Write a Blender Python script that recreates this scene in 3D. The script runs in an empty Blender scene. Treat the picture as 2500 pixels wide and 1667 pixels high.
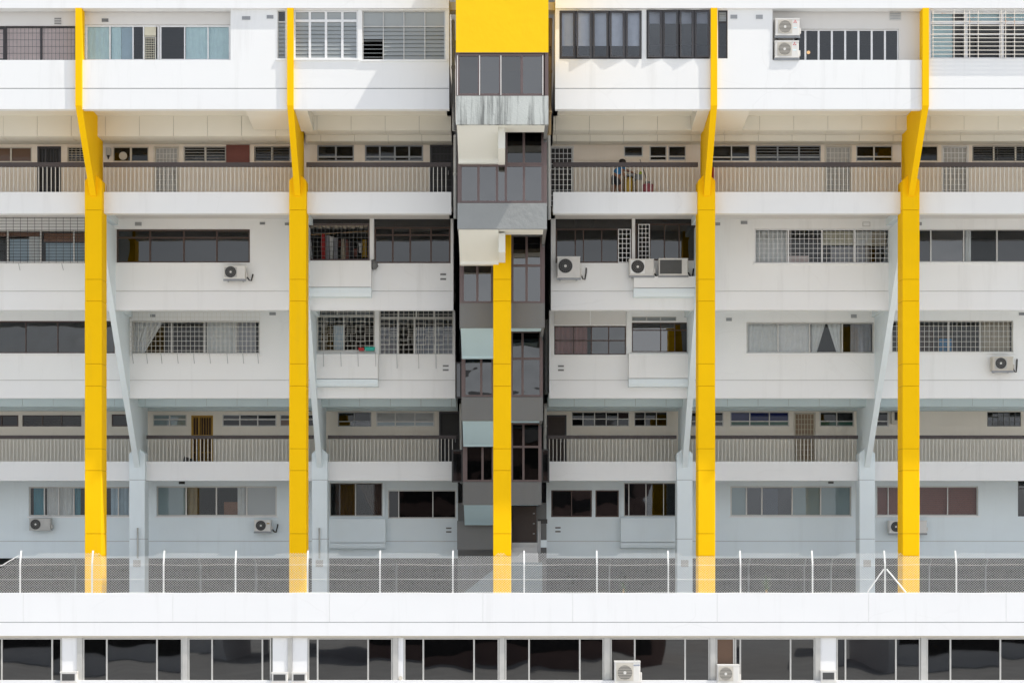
import bpy, math, random
from mathutils import Vector, Matrix
random.seed(7)
# ------------------------------------------------------------------ camera, sky, sun, exposure
F, CX, HY, ZC = 4860.0, 1226.0, 1330.0, 9.5      # focal length and horizon of the photograph (2500 px wide), eye height
S = bpy.context.scene
col = S.collection
cam_d = bpy.data.cameras.new('camera'); cam = bpy.data.objects.new('camera', cam_d); col.objects.link(cam)
cam.location = (0, -60, ZC); cam.rotation_euler = (math.pi/2, 0, 0)
cam_d.sensor_width = 36; cam_d.lens = F/2500*36
cam_d.shift_x = (1250-CX)/2500; cam_d.shift_y = (HY-833.5)/2500
cam_d.clip_start = .5; cam_d.clip_end = 3000
S.camera = cam
SUN = Vector((-.35, .12, -.62)).normalized()     # direction the light travels
sun_elev = math.asin(-SUN.z); sun_az = math.atan2(-SUN.x, -SUN.y)
world = bpy.data.worlds.new('World'); S.world = world; world.use_nodes = True
wn = world.node_tree.nodes; wl = world.node_tree.links
sky = wn.new('ShaderNodeTexSky'); sky.sky_type = 'NISHITA'; sky.sun_disc = False
sky.sun_elevation = sun_elev; sky.sun_rotation = sun_az
sky.air_density = 1.0; sky.dust_density = 4.0; sky.ozone_density = 1.0
hsv = wn.new('ShaderNodeHueSaturation'); hsv.inputs['Saturation'].default_value = .62
hsv.inputs['Value'].default_value = 1.0
wl.new(sky.outputs[0], hsv.inputs['Color'])
bg = wn['Background']; bg.inputs['Strength'].default_value = .13
# thin bright high cloud over the whole sky
tc = wn.new('ShaderNodeTexCoord'); cmap = wn.new('ShaderNodeMapping'); cmap.inputs['Scale'].default_value = (1.5, 1.5, 4.0); wl.new(tc.outputs['Generated'], cmap.inputs[0])
cn = wn.new('ShaderNodeTexNoise'); cn.inputs['Scale'].default_value = 2.4; cn.inputs['Detail'].default_value = 6; wl.new(cmap.outputs[0], cn.inputs['Vector'])
cr = wn.new('ShaderNodeMapRange'); cr.inputs[1].default_value = .32; cr.inputs[2].default_value = .68; cr.inputs[3].default_value = .35; cr.inputs[4].default_value = 1.0; wl.new(cn.outputs[0], cr.inputs[0])
sx_ = wn.new('ShaderNodeSeparateXYZ'); wl.new(tc.outputs['Generated'], sx_.inputs[0])                      # haze: the sky pales and brightens evenly towards the horizon
hz = wn.new('ShaderNodeMapRange'); hz.inputs[1].default_value = 0; hz.inputs[2].default_value = .7; hz.inputs[3].default_value = 1; hz.inputs[4].default_value = 0; wl.new(sx_.outputs[2], hz.inputs[0])
hc = wn.new('ShaderNodeMix'); hc.data_type = 'RGBA'; hc.inputs[6].default_value = (2.75, 3.3, 4.35, 1); hc.inputs[7].default_value = (9.7, 10.1, 10.6, 1); wl.new(hz.outputs[0], hc.inputs[0])
cm = wn.new('ShaderNodeMix'); cm.data_type = 'RGBA'; wl.new(hc.outputs[2], cm.inputs[7]); wl.new(cr.outputs[0], cm.inputs[0]); wl.new(hsv.outputs[0], cm.inputs[6])
wl.new(cm.outputs[2], bg.inputs['Color'])
sun_d = bpy.data.lights.new('sun', 'SUN'); sun_d.energy = 3.3; sun_d.angle = math.radians(.6); sun_d.color = (1, .95, .87)
sun_o = bpy.data.objects.new('sun', sun_d); col.objects.link(sun_o)
sun_o.rotation_euler = SUN.to_track_quat('-Z', 'Y').to_euler(); sun_o.location = (40, -40, 80)
S.view_settings.view_transform = 'Standard'; S.view_settings.look = 'None'
S.view_settings.exposure = .42; S.view_settings.gamma = 1; S.view_settings.use_curve_mapping = False
S.cycles.max_bounces = 8; S.cycles.diffuse_bounces = 5; S.cycles.glossy_bounces = 3; S.cycles.transparent_max_bounces = 12
S.cycles.caustics_reflective = False; S.cycles.caustics_refractive = False

# ------------------------------------------------------------------ helpers
def X(u, d): return (u-CX)*d/F
def Z(v, d): return ZC+(HY-v)*d/F
def Y(d): return d-60.0
OX = {'a': 0, 'b': 600, 'c': 1240, 'd': 1860}; OY = {'1': 0, '2': 400, '3': 800, '4': 1247}
TZ = {'t1': (1090, 0, 3.732), 't2': (1090, 400, 3.732), 't3': (1090, 800, 5.6), 't4': (1090, 1080, 4.125), 'pp': (1480, 380, 15.68), 'la': (740, 500, 9.8)}
def px(tag, x, y):
    if tag == '': return x, y
    if tag in TZ: o = TZ[tag]; return o[0]+x/o[2], o[1]+y/o[2]
    return OX[tag[0]]+x/3.675, OY[tag[1]]+y/3.675
def rect(tag, x0, y0, x1, y1, d):
    u0, v0 = px(tag, x0, y0); u1, v1 = px(tag, x1, y1)
    return X(u0, d), X(u1, d), Z(v1, d), Z(v0, d)

def link(o, parent=None):
    col.objects.link(o)
    if parent is not None:
        o.parent = parent
        if parent.type == 'EMPTY': o.matrix_parent_inverse = Matrix.Translation(-parent.location)
    return o
def tag(o, label, cat, group=None):
    o['label'] = label; o['category'] = cat
    if group: o['group'] = group
    return o
def thing(name, loc, label, cat, group=None):
    o = bpy.data.objects.new(name, None); o.location = loc; o.empty_display_size = .2
    col.objects.link(o); return tag(o, label, cat, group)
class MB:
    def __init__(s): s.v = []; s.f = []; s.sm = []
    def add(s, vs, fs, smooth=False):
        b = len(s.v); s.v += [tuple(v) for v in vs]; s.f += [tuple(i+b for i in f) for f in fs]; s.sm += [smooth]*len(fs)
        return s
    def box(s, x0, x1, y0, y1, z0, z1):
        if x0 > x1: x0, x1 = x1, x0
        return s.add([(x0,y0,z0),(x1,y0,z0),(x1,y1,z0),(x0,y1,z0),(x0,y0,z1),(x1,y0,z1),(x1,y1,z1),(x0,y1,z1)],
              [(0,1,5,4),(1,2,6,5),(2,3,7,6),(3,0,4,7),(4,5,6,7),(3,2,1,0)])
    def cbox(s, x0, x1, y0, y1, z0, z1, c):   # box with chamfered front edges
        if x0 > x1: x0, x1 = x1, x0
        pts = [(x0,y1),(x0,y0+c),(x0+c,y0),(x1-c,y0),(x1,y0+c),(x1,y1)]
        n = len(pts)
        return s.add([(p[0],p[1],z0) for p in pts]+[(p[0],p[1],z1) for p in pts],
              [(i,(i+1)%n,n+(i+1)%n,n+i) for i in range(n)]+[tuple(range(n,2*n)), tuple(range(n-1,-1,-1))])
    def prism(s, x0, x1, prof):               # prof: list of (y, z), extruded along x
        n = len(prof)
        return s.add([(x0,p[0],p[1]) for p in prof]+[(x1,p[0],p[1]) for p in prof],
              [(i,(i+1)%n,n+(i+1)%n,n+i) for i in range(n)]+[tuple(range(n-1,-1,-1)), tuple(range(n,2*n))])
    def poly(s, y0, y1, prof):                # prof: list of (x, z), extruded along y
        n = len(prof)
        return s.add([(p[0],y0,p[1]) for p in prof]+[(p[0],y1,p[1]) for p in prof],
              [(i,(i+1)%n,n+(i+1)%n,n+i) for i in range(n)]+[tuple(range(n-1,-1,-1)), tuple(range(n,2*n))])
    def tube(s, pts, r, n=6, smooth=True, cap=True):
        pts = [Vector(p) for p in pts]; rs = r if isinstance(r, (list, tuple)) else [r]*len(pts); vs = []; fs = []
        for i, p in enumerate(pts):
            t = (pts[min(i+1, len(pts)-1)]-pts[max(i-1, 0)]).normalized()
            a = t.cross(Vector((0, 1, 0)) if abs(t.y) < .9 else Vector((1, 0, 0))).normalized(); b = t.cross(a)
            for k in range(n):
                w = 2*math.pi*k/n; vs.append(p+(a*math.cos(w)+b*math.sin(w))*rs[i])
        for i in range(len(pts)-1):
            for k in range(n): fs.append((i*n+k, i*n+(k+1)%n, (i+1)*n+(k+1)%n, (i+1)*n+k))
        if cap: fs += [tuple(range(n)), tuple(range(len(pts)*n-1, len(pts)*n-n-1, -1))]
        return s.add(vs, fs, smooth)
    def disc(s, cx, y, cz, r, n=24, y1=None): # a round plate facing the camera
        y1 = y+.01 if y1 is None else y1
        ring = [(cx+r*math.cos(2*math.pi*k/n), cz+r*math.sin(2*math.pi*k/n)) for k in range(n)]
        return s.poly(y, y1, ring)
    def ring(s, cx, y0, y1, cz, r0, r1, n=24):
        vs = []
        for k in range(n):
            c, q = math.cos(2*math.pi*k/n), math.sin(2*math.pi*k/n)
            vs += [(cx+r0*c, y0, cz+r0*q), (cx+r1*c, y0, cz+r1*q), (cx+r1*c, y1, cz+r1*q), (cx+r0*c, y1, cz+r0*q)]
        fs = []
        for k in range(n):
            a, b = 4*k, 4*((k+1) % n)
            for j in range(4): fs.append((a+j, b+j, b+(j+1) % 4, a+(j+1) % 4))
        return s.add(vs, fs)
    def mesh(s, name, mat):
        me = bpy.data.meshes.new(name); me.from_pydata(s.v, [], s.f)
        me.polygons.foreach_set('use_smooth', s.sm)
        if mat is not None: me.materials.append(mat)
        me.update(); return me
    def build(s, name, mat, parent=None):
        return link(bpy.data.objects.new(name, s.mesh(name, mat)), parent)

# ------------------------------------------------------------------ materials (all procedural, driven by world position)
def paint(name, rgb, rough=.75, var=.05, streak=.0, bump=.15, dirt=(.32, .30, .27), spots=0., fine=18., met=0., crack=0.):
    m = bpy.data.materials.new(name); m.use_nodes = True; n = m.node_tree.nodes; l = m.node_tree.links; b = n['Principled BSDF']
    b.inputs['Roughness'].default_value = rough; b.inputs['Metallic'].default_value = met
    b.inputs['Specular IOR Level'].default_value = .15
    g = n.new('ShaderNodeNewGeometry')
    def noise(scale, vec=(1, 1, 1), det=4, rgh=.6):
        mp = n.new('ShaderNodeMapping'); mp.inputs['Scale'].default_value = vec; l.new(g.outputs['Position'], mp.inputs[0])
        t = n.new('ShaderNodeTexNoise'); t.inputs['Scale'].default_value = scale; t.inputs['Detail'].default_value = det; t.inputs['Roughness'].default_value = rgh
        l.new(mp.outputs[0], t.inputs['Vector']); return t.outputs[0]
    def rng(o, a, b2, c, d2):
        r = n.new('ShaderNodeMapRange'); r.inputs[1].default_value = a; r.inputs[2].default_value = b2; r.inputs[3].default_value = c; r.inputs[4].default_value = d2
        l.new(o, r.inputs[0]); return r.outputs[0]
    def mix(fac, a, bcol, typ='MIX'):
        x = n.new('ShaderNodeMix'); x.data_type = 'RGBA'; x.blend_type = typ
        if isinstance(fac, float): x.inputs[0].default_value = fac
        else: l.new(fac, x.inputs[0])
        for i, c in ((6, a), (7, bcol)):
            if isinstance(c, tuple): x.inputs[i].default_value = (*c, 1)
            else: l.new(c, x.inputs[i])
        return x.outputs[2]
    c = mix(rng(noise(.35, (1, 1, 1), 3), .3, .7, 0, 1), tuple(k*(1-var) for k in rgb), tuple(min(1, k*(1+var*.6)) for k in rgb))
    if streak: c = mix(rng(noise(1.0, (5, 5, .3) if streak > .5 else (2.8, 2.8, .22), 5, .65), *((.46, .66) if streak > .5 else (.56, .78)), 0, streak), c, dirt)
    if spots: c = mix(rng(noise(3.2, (1, 1, 1), 6, .75), .6, .72, 0, spots), c, dirt)
    if crack:
        mp = n.new('ShaderNodeMapping'); mp.inputs['Scale'].default_value = (.5, .5, .8); l.new(g.outputs['Position'], mp.inputs[0])
        dn = n.new('ShaderNodeTexNoise'); dn.inputs['Scale'].default_value = 1.3; dn.inputs['Detail'].default_value = 6; l.new(mp.outputs[0], dn.inputs['Vector'])
        ad = n.new('ShaderNodeMix'); ad.data_type = 'VECTOR'; ad.inputs[0].default_value = .35; l.new(mp.outputs[0], ad.inputs[4]); l.new(dn.outputs['Color'], ad.inputs[5])
        vo = n.new('ShaderNodeTexVoronoi'); vo.feature = 'DISTANCE_TO_EDGE'; vo.inputs['Scale'].default_value = .9; l.new(ad.outputs[1], vo.inputs['Vector'])
        k1 = rng(vo.outputs['Distance'], .0, .012, crack, 0); k2 = rng(noise(.45, (1, 1, 1), 2), .5, .6, 0, 1)
        mm = n.new('ShaderNodeMath'); mm.operation = 'MULTIPLY'; l.new(k1, mm.inputs[0]); l.new(k2, mm.inputs[1]); c = mix(mm.outputs[0], c, dirt)
        c = mix(rng(noise(.22, (1, 1, 2.5), 3, .5), .50, .62, 0, .05), c, tuple(k*.82 for k in rgb))
    l.new(c, b.inputs['Base Color'])
    if bump:
        bp = n.new('ShaderNodeBump'); bp.inputs['Strength'].default_value = bump; bp.inputs['Distance'].default_value = .02
        l.new(noise(fine, (1, 1, 1), 5), bp.inputs['Height']); l.new(bp.outputs[0], b.inputs['Normal'])
    return m
def flat(name, rgb, rough=.5, met=0., spec=.4):
    m = bpy.data.materials.new(name); m.use_nodes = True; b = m.node_tree.nodes['Principled BSDF']; n = m.node_tree.nodes; l = m.node_tree.links
    b.inputs['Roughness'].default_value = rough; b.inputs['Metallic'].default_value = met; b.inputs['Specular IOR Level'].default_value = spec
    g = n.new('ShaderNodeNewGeometry'); t = n.new('ShaderNodeTexNoise'); t.inputs['Scale'].default_value = 6; t.inputs['Detail'].default_value = 4
    l.new(g.outputs['Position'], t.inputs['Vector'])
    r = n.new('ShaderNodeMix'); r.data_type = 'RGBA'; r.inputs[6].default_value = (*[k*.86 for k in rgb], 1); r.inputs[7].default_value = (*[min(1, k*1.08) for k in rgb], 1)
    l.new(t.outputs[0], r.inputs[0]); l.new(r.outputs[2], b.inputs['Base Color']); return m
def glass(name, tint, refl=1.7, wave=.0, wscale=1.5, film=None):
    m = bpy.data.materials.new(name); m.use_nodes = True; n = m.node_tree.nodes; l = m.node_tree.links; n.remove(n['Principled BSDF'])
    out = n['Material Output']; fr = n.new('ShaderNodeFresnel'); fr.inputs[0].default_value = 1.55
    mu = n.new('ShaderNodeMath'); mu.operation = 'MULTIPLY'; mu.use_clamp = True; mu.inputs[1].default_value = refl; l.new(fr.outputs[0], mu.inputs[0])
    tr = n.new('ShaderNodeBsdfTransparent'); tr.inputs[0].default_value = (*tint, 1)
    gl = n.new('ShaderNodeBsdfGlossy'); gl.inputs['Roughness'].default_value = .015
    body = tr.outputs[0]
    if film:
        df = n.new('ShaderNodeBsdfDiffuse'); df.inputs[0].default_value = (*film[0], 1); ms = n.new('ShaderNodeMixShader'); ms.inputs[0].default_value = film[1]
        l.new(tr.outputs[0], ms.inputs[1]); l.new(df.outputs[0], ms.inputs[2]); body = ms.outputs[0]
    if wave:
        g = n.new('ShaderNodeNewGeometry'); t = n.new('ShaderNodeTexNoise'); t.inputs['Scale'].default_value = wscale; t.inputs['Detail'].default_value = 1
        l.new(g.outputs['Position'], t.inputs['Vector']); bp = n.new('ShaderNodeBump'); bp.inputs['Strength'].default_value = wave; bp.inputs['Distance'].default_value = .1
        l.new(t.outputs[0], bp.inputs['Height']); l.new(bp.outputs[0], gl.inputs['Normal'])
    mx = n.new('ShaderNodeMixShader'); l.new(mu.outputs[0], mx.inputs[0]); l.new(body, mx.inputs[1]); l.new(gl.outputs[0], mx.inputs[2])
    l.new(mx.outputs[0], out.inputs[0]); return m
M = {}
M['white'] = paint('white_wall_paint', (.83, .83, .815), .8, .015, .20, .0, (.45, .44, .41), crack=.07)
M['white2'] = paint('white_beam_paint', (.82, .82, .81), .8, .015, .15, .0, (.45, .44, .41), crack=.08)
M['recess'] = paint('grey_white_recess_shade_paint', (.68, .66, .63), .8, .03, .06, .06)  # greyer than the white; puts the recessed walls' shade into their colour
M['pod'] = paint('podium_white_paint', (.81, .81, .81), .7, .015, .16, .0, (.50, .49, .46), crack=.10)
M['pale'] = paint('pale_blue_grey_paint', (.77, .84, .86), .75, .04, .08, .15)
M['soff'] = paint('cream_soffit_board', (.78, .74, .64), .8, .05, .0, .1)
M['soff2'] = paint('blue_grey_soffit_board', (.60, .70, .72), .8, .05, .0, .1)
M['beige'] = paint('beige_corridor_paint', (.84, .75, .64), .8, .05, .1, .1)
M['beige2'] = paint('grey_beige_corridor_paint', (.82, .77, .68), .8, .05, .1, .1)
M['jointc'] = paint('shadow_gap_board', (.30, .28, .24), .9, .05)
M['midgrey'] = paint('blue_grey_concrete', (.30, .34, .355), .85, .06, .1, .1)
M['yel'] = paint('yellow_column_paint', (.97, .56, .0), .75, .06, .22, .06, (.70, .40, .03), crack=.08)
M['yel2'] = paint('yellow_plaster', (.93, .58, .01), .75, .05, .12, .5, (.70, .40, .03), fine=3.)
M['yelgap'] = paint('yellow_joint', (.60, .34, .0), .8, .05)
M['stain'] = paint('stained_grey_green_plaster', (.52, .54, .51), .85, .15, .97, .5, (.12, .125, .12), .55)
M['rough'] = paint('rough_grey_plaster', (.30, .31, .305), .85, .10, .1, 1.0, (.24, .24, .24), .2, 6.)
M['grey'] = paint('dark_grey_tower_paint', (.19, .19, .185), .75, .06, .12, .15)
M['landing'] = paint('cream_white_stair_paint', (.74, .73, .66), .8, .03, .05, .1)
M['landb'] = paint('light_blue_stair_paint', (.55, .71, .76), .8, .03, .05, .1)
M['brown'] = flat('brown_aluminium', (.085, .055, .045), .4, .3)
M['tbrown'] = flat('mauve_brown_aluminium', (.15, .11, .105), .4, .3)
M['black'] = flat('black_frame', (.03, .028, .027), .4)
M['char'] = flat('charcoal_frame', (.06, .057, .06), .4, .2)
M['alu'] = flat('silver_aluminium', (.55, .54, .51), .4, .4)
M['cream'] = flat('cream_frame', (.62, .57, .48), .5)
M['wframe'] = flat('white_frame', (.80, .80, .80), .4)
M['gframe'] = flat('grey_frame', (.30, .31, .32), .4, .2)
M['rust'] = paint('rusty_white_bar', (.75, .70, .62), .7, .05, .0, .2, (.55, .22, .07), .9)
M['rail'] = flat('brown_handrail', (.07, .056, .055), .5)
M['bal'] = flat('cream_baluster', (.70, .68, .62), .5)
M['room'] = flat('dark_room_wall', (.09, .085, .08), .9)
M['void'] = flat('shaded_undercroft_wall', (.11, .115, .115), .9)  # wall colour darkened to deepen the shade of the undercroft
M['parkfloor'] = paint('shade_dark_parking_floor', (.07, .07, .07), .9, .2)  # rear deck darkened in colour so the undercroft reads as shaded
M['conc'] = paint('concrete_deck', (.70, .69, .67), .9, .1, .0, .3)
M['g_dark'] = glass('tinted_glass', (.14, .14, .15), 1.9, .015)
M['g_cor'] = glass('dull_dark_glass', (.10, .10, .10), .9, .02)
M['g_clear'] = glass('clear_glass', (.94, .95, .95), .55)
M['g_mid'] = glass('grey_glass', (.55, .57, .60), 1.3, .02)
M['g_sash'] = glass('bluish_clear_glass', (.92, .94, .97), 1.3, .02)
M['redwall'] = paint('faded_red_brick', (.27, .19, .17), .9, .1)
M['g_pod'] = glass('bronze_podium_glass', (.08, .068, .064), 2.2, .045, .6)
M['g_tow'] = glass('tower_glass', (.26, .235, .22), 3.6, .02)
M['g_tow2'] = glass('smoky_tower_glass', (.26, .24, .22), 2.9, .05, 1.2)
M['g_bay'] = glass('wavy_dark_glass', (.07, .07, .08), 2.4, .10, 1.3)
M['g_frost'] = glass('frosted_grey_glass', (.25, .26, .26), 1.5, 0, 1, ((.42, .45, .45), .75))
M['g_pale'] = glass('pale_blue_film_glass', (.3, .36, .38), 1.4, 0, 1, ((.33, .43, .45), .6))
M['g_green'] = glass('green_film_glass', (.05, .12, .09), .6, 0, 1, ((.05, .14, .10), .7))
M['g_blue'] = glass('navy_film_glass', (.02, .03, .12), .6, 0, 1, ((.012, .018, .10), .8))
M['g_amber'] = glass('brown_film_glass', (.2, .1, .06), .6, 0, 1, ((.20, .12, .08), .7))
M['g_marble'] = glass('crinkled_white_film', (.4, .4, .4), 1.2, .6, 6, ((.42, .43, .42), .8))
for nm, c in dict(blue=(.70,.92,1.0), pink=(.92,.74,.71), white=(.86,.86,.86), lace=(.78,.79,.78), teal=(.09,.30,.38), sand=(.48,.42,.33), redbrown=(.27,.11,.09),
                  rust=(.26,.13,.08), greyc=(.40,.40,.43), cream=(.66,.62,.48), pblue=(.48,.62,.72), dbrown=(.06,.035,.025), blind=(.84,.85,.88)).items():
    M['c_'+nm] = flat(nm+'_fabric', c, .9)
for nm, c in dict(acw=(.72,.70,.66), acc=(.58,.54,.47), acg=(.50,.49,.46), dark=(.035,.033,.032), mid=(.17,.17,.165), red=(.5,.03,.03), teal=(.03,.42,.34), pipe=(.50,.50,.47),
                  tan=(.55,.40,.22), skin=(.30,.15,.09), shirt=(.03,.20,.42), navy=(.012,.013,.02), bag=(.48,.30,.03), lime=(.35,.45,.05), pink=(.42,.11,.13), wood=(.45,.28,.12),
                  green=(.05,.10,.03), steel=(.45,.45,.45), logo=(.65,.04,.05), ink=(.04,.10,.25), fence=(.82,.82,.80), bar=(.05,.04,.04), postg=(.40,.42,.44),
                  door=(.07,.05,.042), gate=(.33,.24,.17), ydoor=(.42,.24,.03), maroon=(.17,.05,.035), fanb=(.20,.19,.17), hair=(.02,.015,.012)).items():
    M[nm] = flat(nm+'_surface', c, .55)

# ------------------------------------------------------------------ ground
g = MB().box(-700, 700, -700, 700, -.5, 0).build('ground', paint('light_paving', (.55, .55, .54), .9, .15, 0, .2)); g['kind'] = 'structure'
r = MB().box(-700, 700, -48, -34, .004, .01).build('road', paint('asphalt', (.06, .06, .06), .9, .15, 0, .2)); r['kind'] = 'structure'

# ------------------------------------------------------------------ the apartment block: planes (metres from the camera) and slab heights
XE, XT, XV = 34.0, 1.545, 18.3                                     # outer end (stretched unseen to block side sun) and tower-side end of each wing
ZD = ZC-2.45                                             # podium deck level
COLX = [-12.325, -6.165, 6.165, 12.325]
LV = {'L0': dict(d=58.03, b=Z(267, 58.03)), 'L1': dict(d=60.33, b=Z(521, 60.33)), 'L2': dict(d=63.0, b=Z(757, 63.0)),
      'L3': dict(d=65.4, b=Z(972, 65.4)), 'L4': dict(d=67.5, b=Z(1173, 67.5)), 'L5': dict(d=69.5, b=Z(1362, 69.5))}
LV['L0r'] = dict(d=58.33); LV['C1'] = dict(d=61.45); LV['C4'] = dict(d=69.0); LV['POD'] = dict(d=56.62)
for k in LV: LV[k]['holes'] = []
block = thing('apartment_block', (0, 4, 0), 'white stepped apartment block with yellow columns, corridors and many different windows', 'building')
tower = thing('stair_tower', (0, 2, 0), 'grey stair tower with brown windows and yellow top between the two wings', 'tower')
podium = thing('podium_building', (0, -3, 0), 'long white podium with dark glazing running below the fence', 'building')

def wall(name, d, x0, x1, z0, z1, holes, th, mat, parent):
    xs = sorted({x0, x1}|{min(max(h[i], x0), x1) for h in holes for i in (0, 1)}); zs = sorted({z0, z1}|{min(max(h[i], z0), z1) for h in holes for i in (2, 3)})
    xs = [v for i, v in enumerate(xs) if i == 0 or v-xs[i-1] > 1e-5]; zs = [v for i, v in enumerate(zs) if i == 0 or v-zs[i-1] > 1e-5]
    nx, nz = len(xs)-1, len(zs)-1
    def solid(i, j):
        if i < 0 or j < 0 or i >= nx or j >= nz: return False
        cx, cz = (xs[i]+xs[i+1])/2, (zs[j]+zs[j+1])/2
        return not any(h[0] < cx < h[1] and h[2] < cz < h[3] for h in holes)
    m = MB(); y0, y1 = Y(d), Y(d)+th
    for i in range(nx):
        for j in range(nz):
            if not solid(i, j): continue
            a, b, c, e = xs[i], xs[i+1], zs[j], zs[j+1]
            m.add([(a,y0,c),(b,y0,c),(b,y0,e),(a,y0,e)], [(0,1,2,3)]); m.add([(a,y1,c),(b,y1,c),(b,y1,e),(a,y1,e)], [(3,2,1,0)])
            if not solid(i-1, j): m.add([(a,y0,c),(a,y0,e),(a,y1,e),(a,y1,c)], [(0,1,2,3)])
            if not solid(i+1, j): m.add([(b,y0,c),(b,y0,e),(b,y1,e),(b,y1,c)], [(3,2,1,0)])
            if not solid(i, j-1): m.add([(a,y0,c),(b,y0,c),(b,y1,c),(a,y1,c)], [(3,2,1,0)])
            if not solid(i, j+1): m.add([(a,y0,e),(b,y0,e),(b,y1,e),(a,y1,e)], [(0,1,2,3)])
    return m.build(name, mat, parent)

# ------------------------------------------------------------------ windows
def bars(x0, x1, z0, z1, y, nx, nz, t, m=None, frame=True):
    m = m or MB()
    for i in range(0 if frame else 1, nx+(1 if frame else 0)):
        x = x0+(x1-x0)*i/nx; m.box(x-t/2, x+t/2, y-t/2, y+t/2, z0, z1)
    for j in range(0 if frame else 1, nz+(1 if frame else 0)):
        z = z0+(z1-z0)*j/nz; m.box(x0, x1, y-t/2-.002, y+t/2+.002, z-t/2, z+t/2)
    return m
def basket(x0, x1, z0, z1, y, s, t):
    m = MB(); nx = max(2, round((x1-x0)/s)); nz = max(2, round((z1-z0)/s)); sx, sz = (x1-x0)/nx, (z1-z0)/nz
    for i in range(nx):
        for j in range(nz):
            a, b, c, e = x0+i*sx, x0+(i+1)*sx, z0+j*sz, z0+(j+1)*sz
            if (i+j) % 2: m.box(a, b, y-t/2, y+t/2, c-t/2, c+t/2).box(a, b, y-t/2, y+t/2, (c+e)/2-t/2, (c+e)/2+t/2)
            else: m.box(a-t/2, a+t/2, y-t/2, y+t/2, c, e).box((a+b)/2-t/2, (a+b)/2+t/2, y-t/2, y+t/2, c, e)
    return m
def W(lv, tg, x0, y0, x1, y1, frame='brown', gl='g_dark', mull=(), trans=(), fw=.045, mw=.04, rec=.06, gm={}, sill=None, parent=None,
      grille=None, cage=None, slat=None, dep=.06, hole=True, label=None):
    d = LV[lv]['d'] if isinstance(lv, str) else lv
    a, b, c, e = rect(tg, x0, y0, x1, y1, d)
    if hole and isinstance(lv, str): LV[lv]['holes'].append((a, b, c, e))
    y = Y(d)+rec; m = MB(); fm = M[frame]; g = .003
    a += g; b -= g; c += g; e -= g
    m.box(a, a+fw, y, y+dep, c, e).box(b-fw, b, y, y+dep, c, e).box(a+fw, b-fw, y, y+dep, e-fw, e).box(a+fw, b-fw, y, y+dep, c, c+fw)
    us = [a+fw]; cols = []
    for t in mull:
        xm = X(px(tg, t, 0)[0], d); m.box(xm-mw/2, xm+mw/2, y-.004, y+dep-.004, c+fw, e-fw); cols.append((us[-1], xm-mw/2)); us.append(xm+mw/2)
    cols.append((us[-1], b-fw))
    ws = [e-fw]; rows = []
    for t in trans:
        zm = Z(px(tg, 0, t)[1], d); m.box(a+fw, b-fw, y-.002, y+dep-.002, zm-mw/2, zm+mw/2); rows.append((zm+mw/2, ws[-1])); ws.append(zm-mw/2)
    rows.append((c+fw, ws[-1]))
    w = m.build('window', fm, parent or block)
    if label: w['label'] = label
    for i, (p, q) in enumerate(cols):
        for j, (s0, s1) in enumerate(rows):
            k = gm.get((i, j), gm.get((i, None), gm.get((None, j), gl)))
            if k is None or q-p < .01 or s1-s0 < .01: continue
            if k == 'louvre':
                n = slat or 8; h = (s1-s0)/n; th = MB()
                sm = SLAT(q-p, h*1.08)
                for s in range(n):
                    o = bpy.data.objects.new('slat', sm); o.location = ((p+q)/2, y+dep/2, s0+h*(s+.5))
                    o.rotation_euler = (math.radians(-14+random.uniform(-4, 4)), 0, 0); link(o, w)
            elif k == 'half':
                n = slat or 8; h = (s1-s0)/n; sm = SLAT(q-p, h*1.05)
                for s in range(n):
                    o = bpy.data.objects.new('slat', sm); o.location = ((p+q)/2, y+dep/2, s0+h*(s+.5)); o.rotation_euler = (math.radians(-14 if s >= n-3 else -84), 0, 0); link(o, w)
            elif k == 'open':
                n = slat or 8; h = (s1-s0)/n; sm = SLAT(q-p, h*.95)
                for s in range(n):
                    o = bpy.data.objects.new('slat', sm); o.location = ((p+q)/2, y+dep/2, s0+h*(s+.5)); o.rotation_euler = (math.radians(-82), 0, 0); link(o, w)
            else:
                ov = .004; yy = y+dep*.5; ta, tb = random.uniform(-.002, .002), random.uniform(-.002, .002); j4 = [-ta-tb, ta-tb, ta+tb, tb-ta]
                MB().add([(p-ov, yy+j4[0], s0-ov), (q+ov, yy+j4[1], s0-ov), (q+ov, yy+j4[2], s1+ov), (p-ov, yy+j4[3], s1+ov), (p-ov, yy+.006+j4[0], s0-ov), (q+ov, yy+.006+j4[1], s0-ov), (q+ov, yy+.006+j4[2], s1+ov), (p-ov, yy+.006+j4[3], s1+ov)],
                         [(0,1,2,3),(7,6,5,4),(1,0,4,5),(2,1,5,6),(3,2,6,7),(0,3,7,4)]).build('pane', M[k], w)
    if sill: MB().box(a-.05, b+.05, y-rec-.05, y+dep, c-.05, c-.004).build('sill', M[sill], w)
    if grille:
        nx, nz, t, fwd, gmn = grille[:5]
        if nx == 'basket': basket(a+fw, b-fw, c+fw, e-fw, y-fwd, nz, t).build('grille', M[gmn], w)
        else: bars(a+.01, b-.01, c+.01, e-.01, y-fwd, nx, nz, t).build('grille', M[gmn], w)
    if cage:
        nx, nz, t, fwd, gmn, up, dn, sd = cage; mm = bars(a-sd, b+sd, c-dn, e+up, Y(d)-fwd, nx, nz, t)
        for xx in (a-sd, b+sd):
            for q in range(nz+1): zz = c-dn+(e+up-c+dn)*q/nz; mm.box(xx-t/2, xx+t/2, Y(d)-fwd, Y(d), zz-t/2, zz+t/2)
        mm.build('grille_cage', M[gmn], w)
    return w
_sl = {}
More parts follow.
